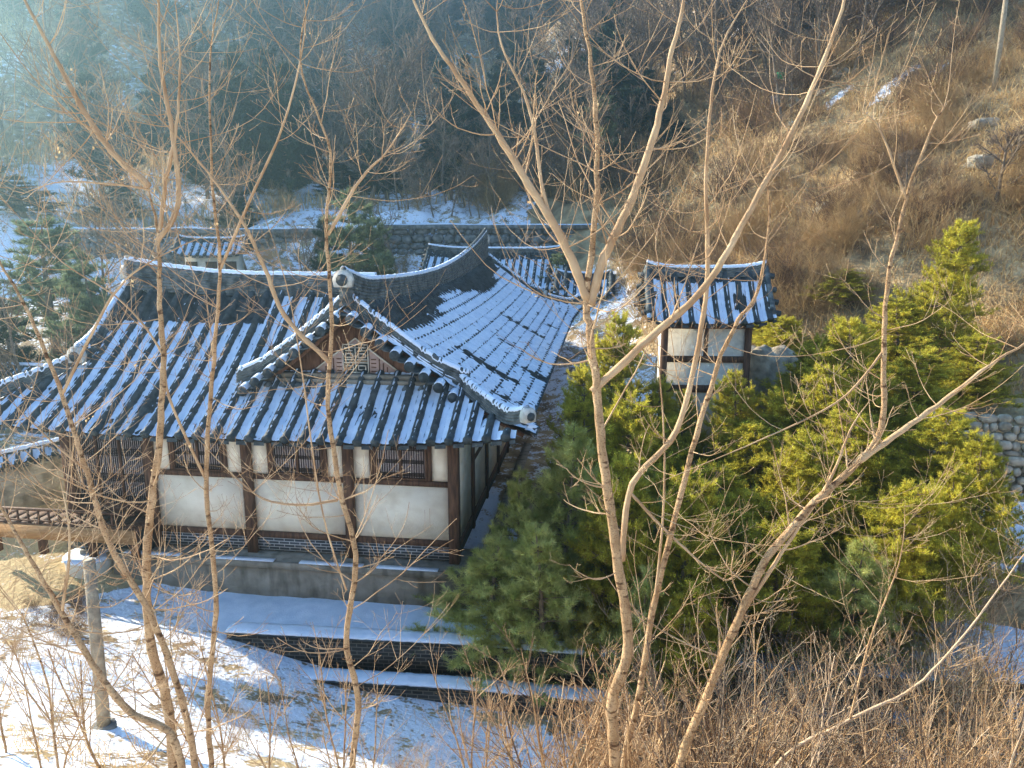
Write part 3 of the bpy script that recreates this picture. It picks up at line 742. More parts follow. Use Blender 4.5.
# ------------------------------------------------------------------ other buildings, walls, ground features
def tiled_building(name, loc, yaw, wx, dy, ez, rise, base, label, cat='building', ov=0.8, per=0.42, walls='plaster', rh=0.3, skip_back=False, cut=None, snowamt=1.0):
    root = empty(name, loc, yaw, label, cat)
    run = dy / 2
    pr = lambda r: ez + rise * (0.75*np.clip(r/run, 0, 1.2) + 0.25*np.clip(r/run, 0, 1.2)**2)
    lf = lambda u, r: 0.22*(np.abs(u)/(wx/2))**4
    sl = math.atan2(rise, run)
    def PF(u, r, n): return np.stack([u + 0*r, -run + r - n*math.sin(sl), pr(r) + lf(u, r) + n*math.cos(sl)], -1)
    def PB(u, r, n): return np.stack([u + 0*r, run - r + n*math.sin(sl), pr(r) + lf(u, r) + n*math.cos(sl)], -1)
    for P in ((PF,) if skip_back else (PF, PB)):
        t, s, c = MB(), MB(), MB()
        roof_slope(P, -wx/2, wx/2, lambda u: (0, run), t, s, c, (lambda u, r: 1.2 if r > run*0.86 else 0.0), per, snowamt)
        o = t.build('roof_slope', M['tile'], root); s.build('snow', M['snow'], o, smooth=True); c.build('eave_tiles', M['tile'], o)
    xs = np.linspace(-wx/2 + 0.1, wx/2 - 0.1, 13)
    q = np.stack([xs, 0*xs, pr(run) - 0.08 + 0.5*lf(xs, 0)], 1)
    ridge_line(q, root, rh, 0.26, (rh + 0.5*lf(xs, 0)) / rh, 'ridge', layers=4)
    for sx in (-1, 1):
        for sy in (-1, 1):
            rr = np.linspace(run - 0.1, 0.1, 10)
            q = np.stack([np.full(10, sx*(wx/2 - 0.10)), sy*(run - rr), pr(rr) + lf(wx/2, 0) + 0.04], 1)
            b = MB(); b.sweep(q, ridge_profile(0.24, 0.13, 2)); b.build('verge_ridge', M['ridge'], root)
            t = MB()
            for r in np.arange(0.2, run, 0.36):
                p = np.array([sx*(wx/2 - 0.25), sy*(run - r), float(pr(r)) + lf(wx/2, 0) + 0.02]); t.tube([p, p + (sx*0.42, 0, -0.06)], 0.10, 8)
            t.build('verge_tiles', M['tile'], root)
    hx, hy = wx/2 - ov, run - ov
    b = MB(); b.box((-hx, -hy, base), (hx, hy, ez + 0.25)); b.build('wall', M[walls], root)
    b = MB()
    for sx in (-1, 1):
        x = sx*(wx/2 - ov); b.add([(x - .04, -hy, ez + .25), (x - .04, hy, ez + .25), (x - .04, 0, ez + rise*0.95), (x + .04, -hy, ez + .25), (x + .04, hy, ez + .25), (x + .04, 0, ez + rise*0.95)], [(0, 1, 2), (3, 5, 4), (0, 2, 5, 3), (1, 4, 5, 2)])
    b.build('gable_wall', M['woodred'], root)
    return root, hx, hy

# the tall gatehouse among the pines
g, hx, hy = tiled_building('gatehouse', (*at(704, 300, 27.0)[:2], 0), R(-3), 4.3, 2.9, 5.55, 1.55, -0.6, 'narrow two storey gatehouse with snow striped tiled roof rising behind the pines', 'gatehouse', ov=0.72, per=0.42, rh=0.30, snowamt=0.85, walls='pale')
for sx in (-1, 0, 1):
    b = MB(); b.box((sx*hx - 0.11, -hy - 0.10, -0.6), (sx*hx + 0.11, -hy + 0.12, 5.6)) if sx else b.box((-0.07, -hy - 0.05, 4.3), (0.07, -hy + 0.12, 5.4))
    b.build('column', M['wood'], g)
for z0, z1 in ((5.3, 5.6), (4.12, 4.34), (3.05, 3.30), (-0.2, 0.1)):
    b = MB(); b.box((-hx + 0.112, -hy - 0.08, z0), (hx - 0.112, -hy + 0.1, z1)); b.build('beam', M['wood'], g)
for z0, z1 in ((0.1, 3.05),):
    b = MB()
    for x in (-0.62, 0.58): b = MB(); b.box((x, -hy - 0.045, z0), (x + 0.05, -hy + 0.05, z1)); b.build('door_post', M['wood'], g)

# building behind the far corner of the house
ob, hx, hy = tiled_building('tiled_outbuilding', (-0.9, 48.5, 0), R(-7.5), 9.0, 6.2, 4.75, 2.0, 1.8, 'small tiled building half hidden behind the far end of the large snowy roof', 'building', ov=0.9, per=0.46, rh=0.4)
ob2, hx, hy = tiled_building('tiled_outbuilding', (4.3, 46.0, 0), R(-7.5), 3.4, 3.6, 4.5, 1.0, 1.8, 'lower tiled annex beside the outbuilding, between it and the forked tree', 'building', ov=0.5, per=0.46, rh=0.3)
# little open pavilion on the left terrace
pv = at(215, 262, 50.5); pvz = float(hgt(pv[0], pv[1]))
pav, hx, hy = tiled_building('garden_pavilion', (pv[0], pv[1], 0), R(8), 4.4, 3.2, pvz + 2.0, 0.9, pvz - 0.4, 'pale garden hut with a snow covered roof behind the left ridge', 'hut', ov=0.6, per=0.42, walls='pale', rh=0.2)
b = MB()
for x in (-1.2, 0, 1.2): b.box((x - 0.35, -hy - 0.03, pvz + 0.4), (x + 0.35, -hy + 0.02, pvz + 1.6))
b.build('shutter', M['wood'], pav)

# tiled garden wall, lower left
def tiled_wall(p0, p1, h, label, zb=None):
    p0 = np.array(p0, float); p1 = np.array(p1, float); d = p1 - p0; Ln = np.linalg.norm(d[:2]); yaw = math.atan2(d[1], d[0])
    root = empty('tiled_garden_wall', (p0[0], p0[1], p0[2]), yaw, label, 'wall')
    dz = (p1[2] - p0[2]) / Ln
    b = MB(); b.add([(0, -.18, -.8), (Ln, -.18, -.8 + dz*Ln), (Ln, .18, -.8 + dz*Ln), (0, .18, -.8), (0, -.18, h), (Ln, -.18, h + dz*Ln), (Ln, .18, h + dz*Ln), (0, .18, h)], [(0,3,2,1),(4,5,6,7),(0,1,5,4),(1,2,6,5),(2,3,7,6),(3,0,4,7)])
    b.build('wall', M['stonelight'], root)
    for sg in (-1, 1):
        def P(u, r, n): return np.stack([u + 0*r, sg*(0.48 - r) * 1.0 + 0*n, h + 0.02 + dz*u + r*0.55 + n*0.9], -1)
        t, s, c = MB(), MB(), MB()
        roof_slope(P, 0, Ln, lambda u: (0, 0.44), t, s, c, None, 0.34)
        o = t.build('coping_tiles', M['tile'], root); s.build('snow', M['snow'], o, smooth=True)
        c.build('eave_tiles', M['tile'], o)
    xs = np.linspace(0, Ln, 20); ridge_line(np.stack([xs, 0*xs, h + .22 + dz*xs], 1), root, 0.12, 0.2, None, 'ridge', layers=2)
    return root
tiled_wall((-19.5, 21.3, -0.2), (-13.4, 25.0, 0.6), 1.15, 'low stone garden wall with snowy tiled coping left of the lattice doors')
tiled_wall((-32, 33.5, 0.6), (-13.5, 31.0, 0.5), 2.0, 'tiled courtyard wall behind the left end of the house')

# round stone table with snow on it
p = ground_at(88, 572); pz = float(hgt(p[0], p[1]))
rt = empty('round_stone_table', (p[0], p[1] + 0.2, pz), 0, 'round pale stone table capped with snow in the sunny yard', 'table')
b = MB(); b.tube([(0, 0, -0.3), (0, 0, 0.30), (0, 0, 0.34)], [0.60, 0.64, 0.62], 28); b.build('drum', M['pale'], rt)
b = MB(); b.tube([(0, 0, 0.341), (0, 0, 0.42), (0, 0, 0.46), (0, 0, 0.47)], [0.66, 0.68, 0.55, 0.1], 28); b.build('snow', M['snow'], rt, smooth=True)
b = MB(); b.box((-0.22, -0.1, 0.44), (0.24, 0.12, 0.56), 0.3); b.build('flat_stone', M['stone'], rt)

# two low block walls with snow caps across the gully, and the ledge behind them
def strip_wall(name, pts, w, z0, z1, m, label, capz=0.055, snow=True, wave=0.0):
    """wall along pts (x, y, dz), the top follows dz"""
    root = empty(name, (0, 0, 0), 0, label, 'wall')
    P = np.array(pts, float); t = np.linspace(0, len(P) - 1, 40); Q = np.stack([np.interp(t, np.arange(len(P)), P[:, k]) for k in range(3)], 1)
    b = MB(); h = z1 - z0
    Q0 = Q.copy(); Q0[:, 2] += z0
    b.sweep(Q0, [(-w/2, 0), (w/2, 0), (w/2, h), (-w/2, h)]); b.build('masonry', m, root)
    b = MB(); Q1 = Q.copy(); Q1[:, 2] += z1; b.sweep(Q1, [(-w/2 - .05, 0.002), (w/2 + .05, 0.002), (w/2 + .05, 0.06), (-w/2 - .05, 0.06)]); b.build('coping', M['tile'], root)
    if snow:
        t = np.linspace(0, 39, 240); Q2 = np.stack([np.interp(t, np.arange(40), Q1[:, k]) for k in range(3)], 1); Q2[:, 2] += 0.062 + rng.normal(0, .004, 240)
        b = MB(); b.sweep(Q2, [(-w/2 - .06, 0), (-w/2 - .04, capz*.7), (-w/4, capz), (w/4, capz), (w/2 + .04, capz*.7), (w/2 + .06, 0)]); b.build('snow', M['snow'], root, smooth=True)
    return root
strip_wall('low_block_wall', [(-7.0, 17.2, 0.04), (-1, 16.7, 0), (3, 16.2, -.08), (9, 15.6, -.2), (16, 15.0, -.1)], 0.36, -1.72, -0.93, M['brick2'], 'upper of two low dark block walls with snow caps in front of the platform')
strip_wall('low_block_wall', [(-6.4, 16.5, 0.0), (-1, 15.95, -.02), (3, 15.45, -.1), (9, 14.9, -.2)], 0.36, -2.5, -1.60, M['brick2'], 'lower of two low dark block walls with snow caps, nearest the gully')
b = MB()
xs = np.linspace(-12, 14, 80); ysr = np.linspace(0, 1, 14)
G = np.zeros((80, 14, 3))
for i, x in enumerate(xs):
    yf = np.interp(x, [-12, -5.6, -1, 3, 9, 16], [17.3, 17.25, 16.85, 16.35, 15.75, 15.1]); yb = 19.9 - (x + 1.5)*0.13
    y = yf + (yb - yf)*ysr; G[i, :, 0] = x; G[i, :, 1] = y; G[i, :, 2] = -1.0 + vnoise(x*1.5 + 0*y, y*1.5)*0.10 + vnoise(x*5 + 0*y, y*5)*0.03
b.grid(G); tag(b.build('snowy_terrace', M['snow'], smooth=True), kind='structure')

# concrete post on the snowy bank
p = ground_at(104, 728); z = float(hgt(p[0], p[1])); topd = at(89, 560, p[1] + 0.35)
pp = empty('concrete_post', (p[0], p[1], z), 0, 'weathered concrete post leaning on the sunlit snowy bank', 'post')
b = MB(); b.tube([(0, 0, -0.2), tuple(topd - np.array([p[0], p[1], z]))], [0.105, 0.09], 14); b.build('shaft', M['post'], pp)
b = MB(); b.tube([(0, 0, -0.1), (0, 0, 0.06)], 0.19, 10); b.build('base', M['stone'], pp)

# rocks and rubble walls
def rock(mb, c, r, seed, n=10, sq=1.0, rough=0.22):
    g = random.Random(seed*7919 + 13); ph = np.linspace(0, np.pi, n); th = np.linspace(0, 2*np.pi, n*2, endpoint=False)
    o = g.uniform(0, 60); PH, TH = np.meshgrid(ph, th, indexing='ij')
    X = np.sin(PH)*np.cos(TH); Y = np.sin(PH)*np.sin(TH); Z = np.cos(PH)
    d = 1 + rough*2*vnoise(X*1.6 + Z*1.1 + o, Y*1.6 - Z*1.3 + o) + rough*vnoise(X*4 + Z*3 + o, Y*4 + o)
    k = np.maximum(np.maximum(np.abs(X), np.abs(Y)), np.abs(Z)) ** -0.6
    d = d * k
    V = np.stack([X*d*r[0], Y*d*r[1], Z*d*r[2]], -1) + np.array(c)
    m = n*2; i = np.arange(n-1)[:, None]*m; j = np.arange(m)[None]; j2 = (j+1) % m
    F = np.stack([i+j, i+m+j, i+m+j2, i+j2], -1).reshape(-1, 4); mb.addnp(V.reshape(-1, 3), F)
def one_rock(name, px, py, D, r, label, seed, m='stonelight'):
    c = at(px, py, D); b = MB(); rock(b, (0, 0, 0), r, seed, 22, rough=0.3); o = b.build(name, M[m], loc=tuple(c)); tag(o, label, 'rock'); return o
one_rock('boulder', 765, 388, 28.0, (1.0, 1.0, 1.45), 'tall pale boulder standing right of the gatehouse', 4)
one_rock('boulder', 842, 236, 46.0, (1.1, 0.8, 0.55), 'broad flat rock on the brown hillside', 9)
one_rock('boulder', 868, 296, 36.0, (0.45, 0.4, 0.32), 'small snow dusted rock at the top edge of the pines', 12, 'snow')
one_rock('boulder', 980, 213, 47, (1.1, 0.9, 1.0), 'pale rock behind the small dark tree at right', 15)
for i in range(26):
    g_ = random.Random(900 + i); y = g_.uniform(36, 60); x = g_.uniform(9, 0.68*y); b = MB(); s_ = g_.uniform(.2, .6); rock(b, (0, 0, 0), (s_*g_.uniform(.9, 1.6), s_, s_*.7), 40 + i, 14, rough=0.3)
    tag(b.build('rock', M['stonelight'], loc=(x, y, float(hgt(x, y)) + 0.1)), 'small pale rock among the dry scrub of the hillside', 'rock', 'pale rocks on the sunny hillside')
def rubble(name, p0, p1, z0, z1, size, label, m, lean=0.2, seed=1):
    p0 = np.array(p0, float); p1 = np.array(p1, float); d = p1 - p0; Ln = np.linalg.norm(d); d /= Ln; nrm = np.array([-d[1], d[0]])
    g = random.Random(seed); b = MB(); z = z0; k = 0
    while z < z1:
        h = size*g.uniform(0.6, 1.0); x = g.uniform(-size, 0)
        while x < Ln:
            ww = size*g.uniform(0.6, 2.0); q = p0 + d*(x + ww/2) + nrm*(lean*(z - z0) + g.uniform(-.06, .06)); k += 1
            zz = z + h/2 + g.uniform(-.04, .04)
            n = 5; rr = (ww*0.50, size*0.5, h*0.52)
            tmp = MB(); rock(tmp, (0, 0, 0), rr, seed*100 + k, 6, rough=0.14); V = np.concatenate(tmp.v); a = math.atan2(d[1], d[0])
            V2 = V.copy(); V2[:, 0] = q[0] + V[:, 0]*math.cos(a) - V[:, 1]*math.sin(a); V2[:, 1] = q[1] + V[:, 0]*math.sin(a) + V[:, 1]*math.cos(a); V2[:, 2] += zz
            b.addnp(V2, np.array(tmp.f)); x += ww
        z += h
    o = b.build(name, M[m]); tag(o, label, 'wall'); return o
rubble('rubble_wall', (13.0, 22.2), (18.5, 20.2), -0.3, 3.0, 0.27, 'sunlit rubble stone wall at the right edge above the snow patch', 'stonelight', 0.35, 2)
for (xa, xb, Y, z0, z1, lab, sd) in ((-34, -9.2, 55.0, 4.6, 8.2, 'long dark stone terrace wall behind the left roof ridge', 3), (-9.0, 8.5, 54.4, 4.9, 8.5, 'dark stone terrace wall behind the dipping right roof ridge', 5)):
    r = empty('stone_terrace_wall', (xa, Y, 0), 0, lab, 'wall')
    o = rubble('masonry', (0, 0), (xb - xa, 0.0), z0, z1 - 0.3, 0.62, None, 'stone', 0.08, sd); o.parent = r
    for key in ('label', 'category'): 
        if key in o: del o[key]
    b = MB(); b.box((0, -0.2, z1 - 0.35), (xb - xa, 1.0, z1 - 0.05)); b.build('coping', M['stone'], r)
    b = MB(); xs = np.linspace(0, xb - xa, 120); b.sweep(np.stack([xs, 0.4 + 0*xs, z1 - 0.075 + 0.20*vnoise(xs*0.45, xs*0 + Y)], 1), [(-.55, 0), (-.5, .1), (.5, .1), (.55, 0)]); b.build('snow', M['snow'], r)
# roadside walls high on the wooded hill
for (pa, pb, D, h, lab) in (((175, 128), (345, 134), 96, 1.6, 'lower of two roadside walls crossing the shaded wooded hill'), ((120, 104), (420, 108), 104, 1.4, 'upper of two roadside walls crossing the shaded wooded hill')):
    A_ = at(*pa, D); B_ = at(*pb, D - 3); n = 40; q = []
    for i in range(n):
        t = i/(n-1); x = A_[0] + (B_[0]-A_[0])*t; y = A_[1] + (B_[1]-A_[1])*t; z = A_[2] + (B_[2]-A_[2])*t; q.append((x, y, z))
    q = np.array(q); r = empty('roadside_wall', tuple(q[0]), 0, lab, 'wall'); q -= q[0]
    b = MB(); b.sweep(q, [(-.3, -3.5), (.3, -3.5), (.3, h), (-.3, h)]); b.build('masonry', M['woodred'], r)
    b = MB(); q2 = q.copy(); q2[:, 2] += h + 0.002; b.sweep(q2, [(-.5, 0), (2.0, 0), (2.0, .15), (-.5, .15)][::1]); b.build('snow', M['snow'], r)
# poles
def pole(px, py0, py1, D, r, label, sign=False):
    p = ground_at(px, py1); z = float(p[2]); top = at(px, py0, p[1])
    o = empty('utility_pole', (p[0], p[1], z), 0, label, 'pole'); H = top[2] - z
    b = MB(); b.tube([(0, 0, -0.5), (0, 0, H)], [r*p[1]/50, r*0.75*p[1]/50], 12); b.build('shaft', M['post'], o)
    b = MB(); b.box((-0.7, -0.05, H - 1.2), (0.7, 0.05, H - 1.08)); b.box((-0.5, -0.05, H - 2.0), (0.5, 0.05, H - 1.9)); b.build('crossarm', M['metal'], o)
    if sign: b = MB(); b.box((-0.75, -0.12, H - 0.55), (-0.15, -0.06, H - 0.15)); b.build('green_plate', M['green'], o)
pole(994, -60, 92, 50, 0.17, 'pale concrete utility pole rising out of the frame at upper right')
pole(785, 70, 112, 72, 0.13, 'short pole with a small green plate among the hillside trees', True)
# ------------------------------------------------------------------ vegetation
def nrm(v): return v / (np.linalg.norm(v) + 1e-9)
def rand_dir(g, up=0.3):
    a = g.uniform(0, 2*math.pi); z = g.uniform(-0.2, 1) * up; return nrm(np.array([math.cos(a), math.sin(a), z]))
def curve(p, d, L, n, g, wig, upc):
    P = [np.array(p, float)]; d = nrm(np.array(d, float))
    for i in range(n):
        d = nrm(d + np.array([g.gauss(0, wig), g.gauss(0, wig), g.gauss(0, wig) + upc])); P.append(P[-1] + d*L/n)
    return np.array(P), d
def grow(mb, tips, p, d, L, r, lev, g, cfg):
    n = cfg['n'][lev]; P, dd = curve(p, d, L, n, g, cfg['wig'], cfg['up'])
    mb[min(lev, 1)].tube(P, np.linspace(r, max(r*0.45, cfg['rmin']), len(P)), cfg['sides'][lev], caps=False)
    if lev == len(cfg['kids']):
        tips.append((P[-1], dd)); return
    for k in range(cfg['kids'][lev]):
        t = g.uniform(cfg['t0'][lev], 1.0); f = t*n; i = min(int(f), n-1); q = P[i] + (P[i+1]-P[i])*(f - i)
        ax = nrm(P[min(i+1, n)] - P[i]); s = rand_dir(g, 0.5); s = nrm(s - ax*(s @ ax)); an = R(g.uniform(*cfg['ang']))
        grow(mb, tips, q, ax*math.cos(an) + s*math.sin(an), L*g.uniform(*cfg['lf'])*(1.15 - 0.5*t), r*0.55*(1.1 - 0.5*t), lev+1, g, cfg)
BT = dict(n=[8, 5, 4, 3], kids=[13, 7, 6], t0=[0.22, 0.15, 0.1], sides=[7, 4, 3, 3], wig=0.10, up=0.05, rmin=0.020, ang=(28, 65), lf=(0.34, 0.58))
SH = dict(n=[5, 4, 3], kids=[9, 6], t0=[0.1, 0.1], sides=[4, 3, 3], wig=0.16, up=0.05, rmin=0.004, ang=(18, 60), lf=(0.35, 0.7))
def far_loc(px, py, D): 
    p = at(px, py, D); return (p[0], p[1], float(hgt(p[0], p[1])))

def bare_proto(seed, h=9, cfg=BT, barkm='barkgrey', twigm='barkgrey', r=0.14, lean=0.08):
    g = random.Random(seed); mb = (MB(), MB()); tips = []
    grow(mb, tips, (0, 0, -0.3), (g.gauss(0, lean), g.gauss(0, lean), 1), h, r, 0, g, cfg)
    root = empty('bare_tree'); mb[0].build('trunk', M[barkm], root); mb[1].build('crown', M[twigm], root)
    return root
def shrub_proto(seed, h=1.6, stems=9, m='twig', name='bare_shrub', cfg=SH, spread=0.5, r=0.012):
    g = random.Random(seed); mb = (MB(), MB()); tips = []
    one = MB(); mb = (one, one)
    for k in range(stems):
        grow(mb, tips, (g.gauss(0, .10*h), g.gauss(0, .10*h), -0.05), (g.gauss(0, spread), g.gauss(0, spread), 1), h*g.uniform(.6, 1.0), r, 0, g, cfg)
    o = one.build(name, M[m]); return o

# needle tufts: V (k,3,3) triangles in a bunch
def needles(mb, tips, g, cnt=26, L=0.16, wd=0.010, spread=1.0):
    gg = np.random.default_rng(g.randint(0, 10**6)); N = len(tips)
    C = np.array([t[0] for t in tips]); D = np.array([t[1] for t in tips])
    dirs = gg.normal(0, 1, (N, cnt, 3)); dirs /= np.linalg.norm(dirs, axis=2)[..., None]
    dirs = dirs*spread + D[:, None]*0.75 + np.array([0, 0, 0.25]); dirs /= np.linalg.norm(dirs, axis=2)[..., None]
    side = np.cross(dirs, gg.normal(0, 1, (N, cnt, 3))); side /= np.linalg.norm(side, axis=2)[..., None]
    ln = L*gg.uniform(.7, 1.15, (N, cnt, 1)); base = C[:, None] - D[:, None]*gg.uniform(0, L*0.9, (N, cnt, 1))
    V = np.stack([base - side*wd/2, base + side*wd/2, base + dirs*ln], 2).reshape(-1, 3)
    mb.addnp(V, np.arange(len(V)).reshape(-1, 3))
def pine_proto(seed, h=5, rad=2.2, whorls=12, per=6, m='needle', cnt=26, L=0.17, wd=0.011, name='pine_tree', base=0.12, shape=0.8, sub=7):
    g = random.Random(seed); tr, fo = MB(), MB(); tips = []
    P, _ = curve((0, 0, -0.2), (g.gauss(0, .04), g.gauss(0, .04), 1), h + .2, 10, g, 0.03, 0.02)
    tr.tube(P, np.linspace(0.028*h, 0.01, 11), 8)
    for k in range(whorls):
        t = base + (1 - base) * (k + g.uniform(-.3, .3)) / whorls; t = min(max(t, 0.05), 0.985); f = t*10; i = min(int(f), 9); q = P[i] + (P[i+1]-P[i])*(f-i)
        rr = rad * (1 - t)**shape * g.uniform(.75, 1.15) + 0.12
        for j in range(per):
            if g.random() < 0.15: continue
            a = (j + g.uniform(-.35, .35))*2*math.pi/per + k*0.9; d = np.array([math.cos(a), math.sin(a), g.uniform(-.05, .35)])
            L0 = rr*g.uniform(.65, 1.1); B, dd = curve(q, d, L0, 5, g, 0.08, 0.05); tr.tube(B, np.linspace(0.012 + 0.010*L0, 0.005, 6), 4, caps=False)
            tips.append((B[-1], dd))
            ns = max(2, int(sub*L0))
            for s in range(ns):
                tt = g.uniform(.25, 1)*5; i2 = min(int(tt), 4); qq = B[i2] + (B[i2+1]-B[i2])*(tt-i2)
                sd = nrm(nrm(B[i2+1]-B[i2])*0.7 + rand_dir(g, 0.9)*0.8); tw, d3 = curve(qq, sd, g.uniform(.15, .38)*min(1.3, .4 + L0*.5), 2, g, .1, .12)
                tr.tube(tw, [.006, .005, .004], 3, caps=False); tips.append((tw[-1], d3)); tips.append((tw[1], d3))
    tips.append((P[-1], np.array([0, 0, 1.])))
    needles(fo, tips, g, cnt, L, wd)
    root = empty(name); tr.build('trunk', M['barkgrey'], root); fo.build('crown', M[m], root); return root
used = set()
def put(proto, loc, rz, s, label, cat, group=None, sz=None):
    if proto.name in used: o = copy_tree(proto)
    else: o = proto; used.add(proto.name)
    o.location = loc; o.rotation_euler = (0, 0, rz); o.scale = (s, s, s if sz is None else sz)
    o['label'] = label; o['category'] = cat
    if group: o['group'] = group
    return o
G = random.Random(11)

# --- pines between the house and the hillside
pineA = [pine_proto(21 + i, 5.0, 2.1, 16, 7, 'needlepale', 32, 0.20, 0.014, sub=9) for i in range(2)]
pineB = [pine_proto(31 + i, 5.0, 2.1, 21, 9, 'needle', 18, 0.14, 0.020, sub=13, shape=0.52) for i in range(3)]
PINES = [ # px, py of the top, D, spread, proto, label
 (487, 538, 17.3, 1.05, pineA[0], 'low pale pine with bushy needle tufts at the right corner of the platform'),
 (568, 428, 18.4, 0.95, pineA[1], 'tall pale needled pine beside the right side wall of the house'),
 (545, 520, 16.6, 0.85, pineA[0], 'small pale pine in front of the taller one by the side wall'),
 (610, 318, 25.0, 0.85, pineB[0], 'yellow green pine hiding the far right eave of the house'),
 (588, 372, 22.0, 0.60, pineB[1], 'slim yellow green pine against the right eave'),
 (648, 470, 18.6, 0.95, pineA[1], 'pale pine below the gatehouse, behind the forked trunk'),
 (722, 505, 17.6, 1.0, pineB[2], 'bushy pine at the foot of the gatehouse, right of its wall'),
 (640, 565, 15.6, 0.6, pineA[0], 'small pine clump above the lower gully walls'),
 (790, 318, 30.0, 0.95, pineB[1], 'broad yellow green pine above the tall boulder'),
 (822, 335, 25.5, 1.15, pineB[0], 'large yellow green pine right of the boulder'),
 (868, 322, 24.0, 0.95, pineB[2], 'yellow green pine in the middle of the right hand grove'),
 (905, 300, 28.0, 1.0, pineB[0], 'yellow green pine at the left foot of the tall conical one'),
 (948, 222, 29.0, 0.82, pineB[2], 'tall conical golden pine, highest of the right hand grove'),
 (975, 335, 26.0, 0.8, pineB[1], 'pine at the right end of the grove above the rubble wall'),
 (800, 440, 19.5, 1.1, pineB[1], 'wide low pine in the front row of the grove, left of centre'),
 (868, 420, 20.5, 1.1, pineB[0], 'wide pine in the front row of the grove behind the curved stem'),
 (925, 410, 21.0, 0.95, pineB[2], 'pine in the front row of the grove beside the snow patch'),
 (760, 430, 21.5, 0.9, pineB[2], 'pine directly below the tall boulder'),
 (850, 530, 16.4, 0.75, pineA[1], 'low pine rising out of the brown thicket'),
 (735, 470, 19.0, 1.0, pineB[0], 'dense pine hiding the right foot of the gatehouse'),
 (655, 420, 23.0, 0.7, pineB[2], 'narrow pine in front of the left wall edge of the gatehouse'),
 (620, 400, 20.0, 0.9, pineB[1], 'yellow green pine right of the tall pale needled one'),
 (990, 440, 19.0, 0.7, pineB[0], 'pine at the right edge just below the rubble wall'),
 (890, 480, 17.5, 0.95, pineB[2], 'low front pine left of the snow patch'),
 (780, 520, 16.8, 0.85, pineB[1], 'low front pine behind the double stemmed sapling'),
 (840, 270, 33.5, 0.8, pineB[0], 'small golden pine at the upper edge of the grove'),
 (685, 395, 24.2, 0.5, pineB[1], 'slim pine right in front of the gatehouse door'),
 (742, 372, 24.0, 0.7, pineB[0], 'pine covering the right column of the gatehouse'),
 (658, 380, 24.6, 0.45, pineB[1], 'slim pine covering the left column of the gatehouse'),
 (780, 395, 23.0, 0.95, pineB[1], 'broad pine below and right of the tall boulder'),
 (845, 370, 22.5, 0.9, pineB[0], 'rounded pine in the middle row of the grove'),
 (925, 350, 25.0, 0.9, pineB[1], 'pine in the middle row under the conical golden one'),
 (765, 325, 33.0, 0.8, pineB[2], 'golden pine right of the gatehouse roof'),
 (960, 470, 17.8, 0.6, pineB[0], 'small pine between the snow patch and the rubble wall'),
 (520, 470, 19.0, 0.6, pineA[0], 'slender pale pine tight against the right corner of the house'),
 (620, 455, 17.4, 0.8, pineB[0], 'golden pine in front of the pale needled pines'),
 (680, 480, 16.6, 0.8, pineB[1], 'golden front pine between the twin stems'),
 (700, 590, 14.8, 0.55, pineB[1], 'small dark pine low in the thicket beside the gully'),
]
for i, (px, py, D, sp, pr, lab) in enumerate(PINES):
    t = at(px, py, D); z = float(hgt(t[0], t[1])); H = max(t[2] - z, 1.2)
    sz = H / 5.0; put(pr, (t[0], t[1], z), i*1.7, max(sp, sz*0.62) if sz < 1.4 else sp, lab, 'pine tree', None, sz)

# --- conifers further off
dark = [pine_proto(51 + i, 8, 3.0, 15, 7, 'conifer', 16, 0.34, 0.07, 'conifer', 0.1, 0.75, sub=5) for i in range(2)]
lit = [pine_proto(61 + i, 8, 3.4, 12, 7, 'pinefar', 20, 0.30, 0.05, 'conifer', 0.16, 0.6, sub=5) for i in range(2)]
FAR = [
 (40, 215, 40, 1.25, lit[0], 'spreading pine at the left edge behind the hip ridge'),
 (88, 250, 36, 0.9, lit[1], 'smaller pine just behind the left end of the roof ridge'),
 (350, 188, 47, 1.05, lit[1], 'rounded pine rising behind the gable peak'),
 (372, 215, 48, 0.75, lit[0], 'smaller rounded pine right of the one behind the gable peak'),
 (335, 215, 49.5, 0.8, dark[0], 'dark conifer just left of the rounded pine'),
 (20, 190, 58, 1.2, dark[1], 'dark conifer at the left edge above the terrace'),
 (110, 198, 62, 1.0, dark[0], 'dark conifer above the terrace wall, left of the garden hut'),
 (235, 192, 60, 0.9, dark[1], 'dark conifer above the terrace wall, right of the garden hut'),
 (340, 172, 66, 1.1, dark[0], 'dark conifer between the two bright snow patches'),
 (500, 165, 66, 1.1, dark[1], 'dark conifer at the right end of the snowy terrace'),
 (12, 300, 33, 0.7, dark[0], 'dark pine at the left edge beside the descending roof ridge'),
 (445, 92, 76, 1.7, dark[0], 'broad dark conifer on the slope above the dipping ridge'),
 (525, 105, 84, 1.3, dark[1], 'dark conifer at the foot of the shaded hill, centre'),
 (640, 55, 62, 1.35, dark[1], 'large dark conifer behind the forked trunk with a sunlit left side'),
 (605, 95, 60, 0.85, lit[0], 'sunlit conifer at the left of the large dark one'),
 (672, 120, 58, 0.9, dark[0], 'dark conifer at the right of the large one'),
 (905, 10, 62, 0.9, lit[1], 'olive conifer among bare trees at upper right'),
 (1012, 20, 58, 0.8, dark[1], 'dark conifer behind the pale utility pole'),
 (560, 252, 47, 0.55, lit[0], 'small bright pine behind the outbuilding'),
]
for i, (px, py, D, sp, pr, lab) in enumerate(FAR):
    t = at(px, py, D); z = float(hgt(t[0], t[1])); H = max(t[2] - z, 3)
    put(pr, (t[0], t[1], z), i*2.1, sp, lab, 'conifer', None, H/8)

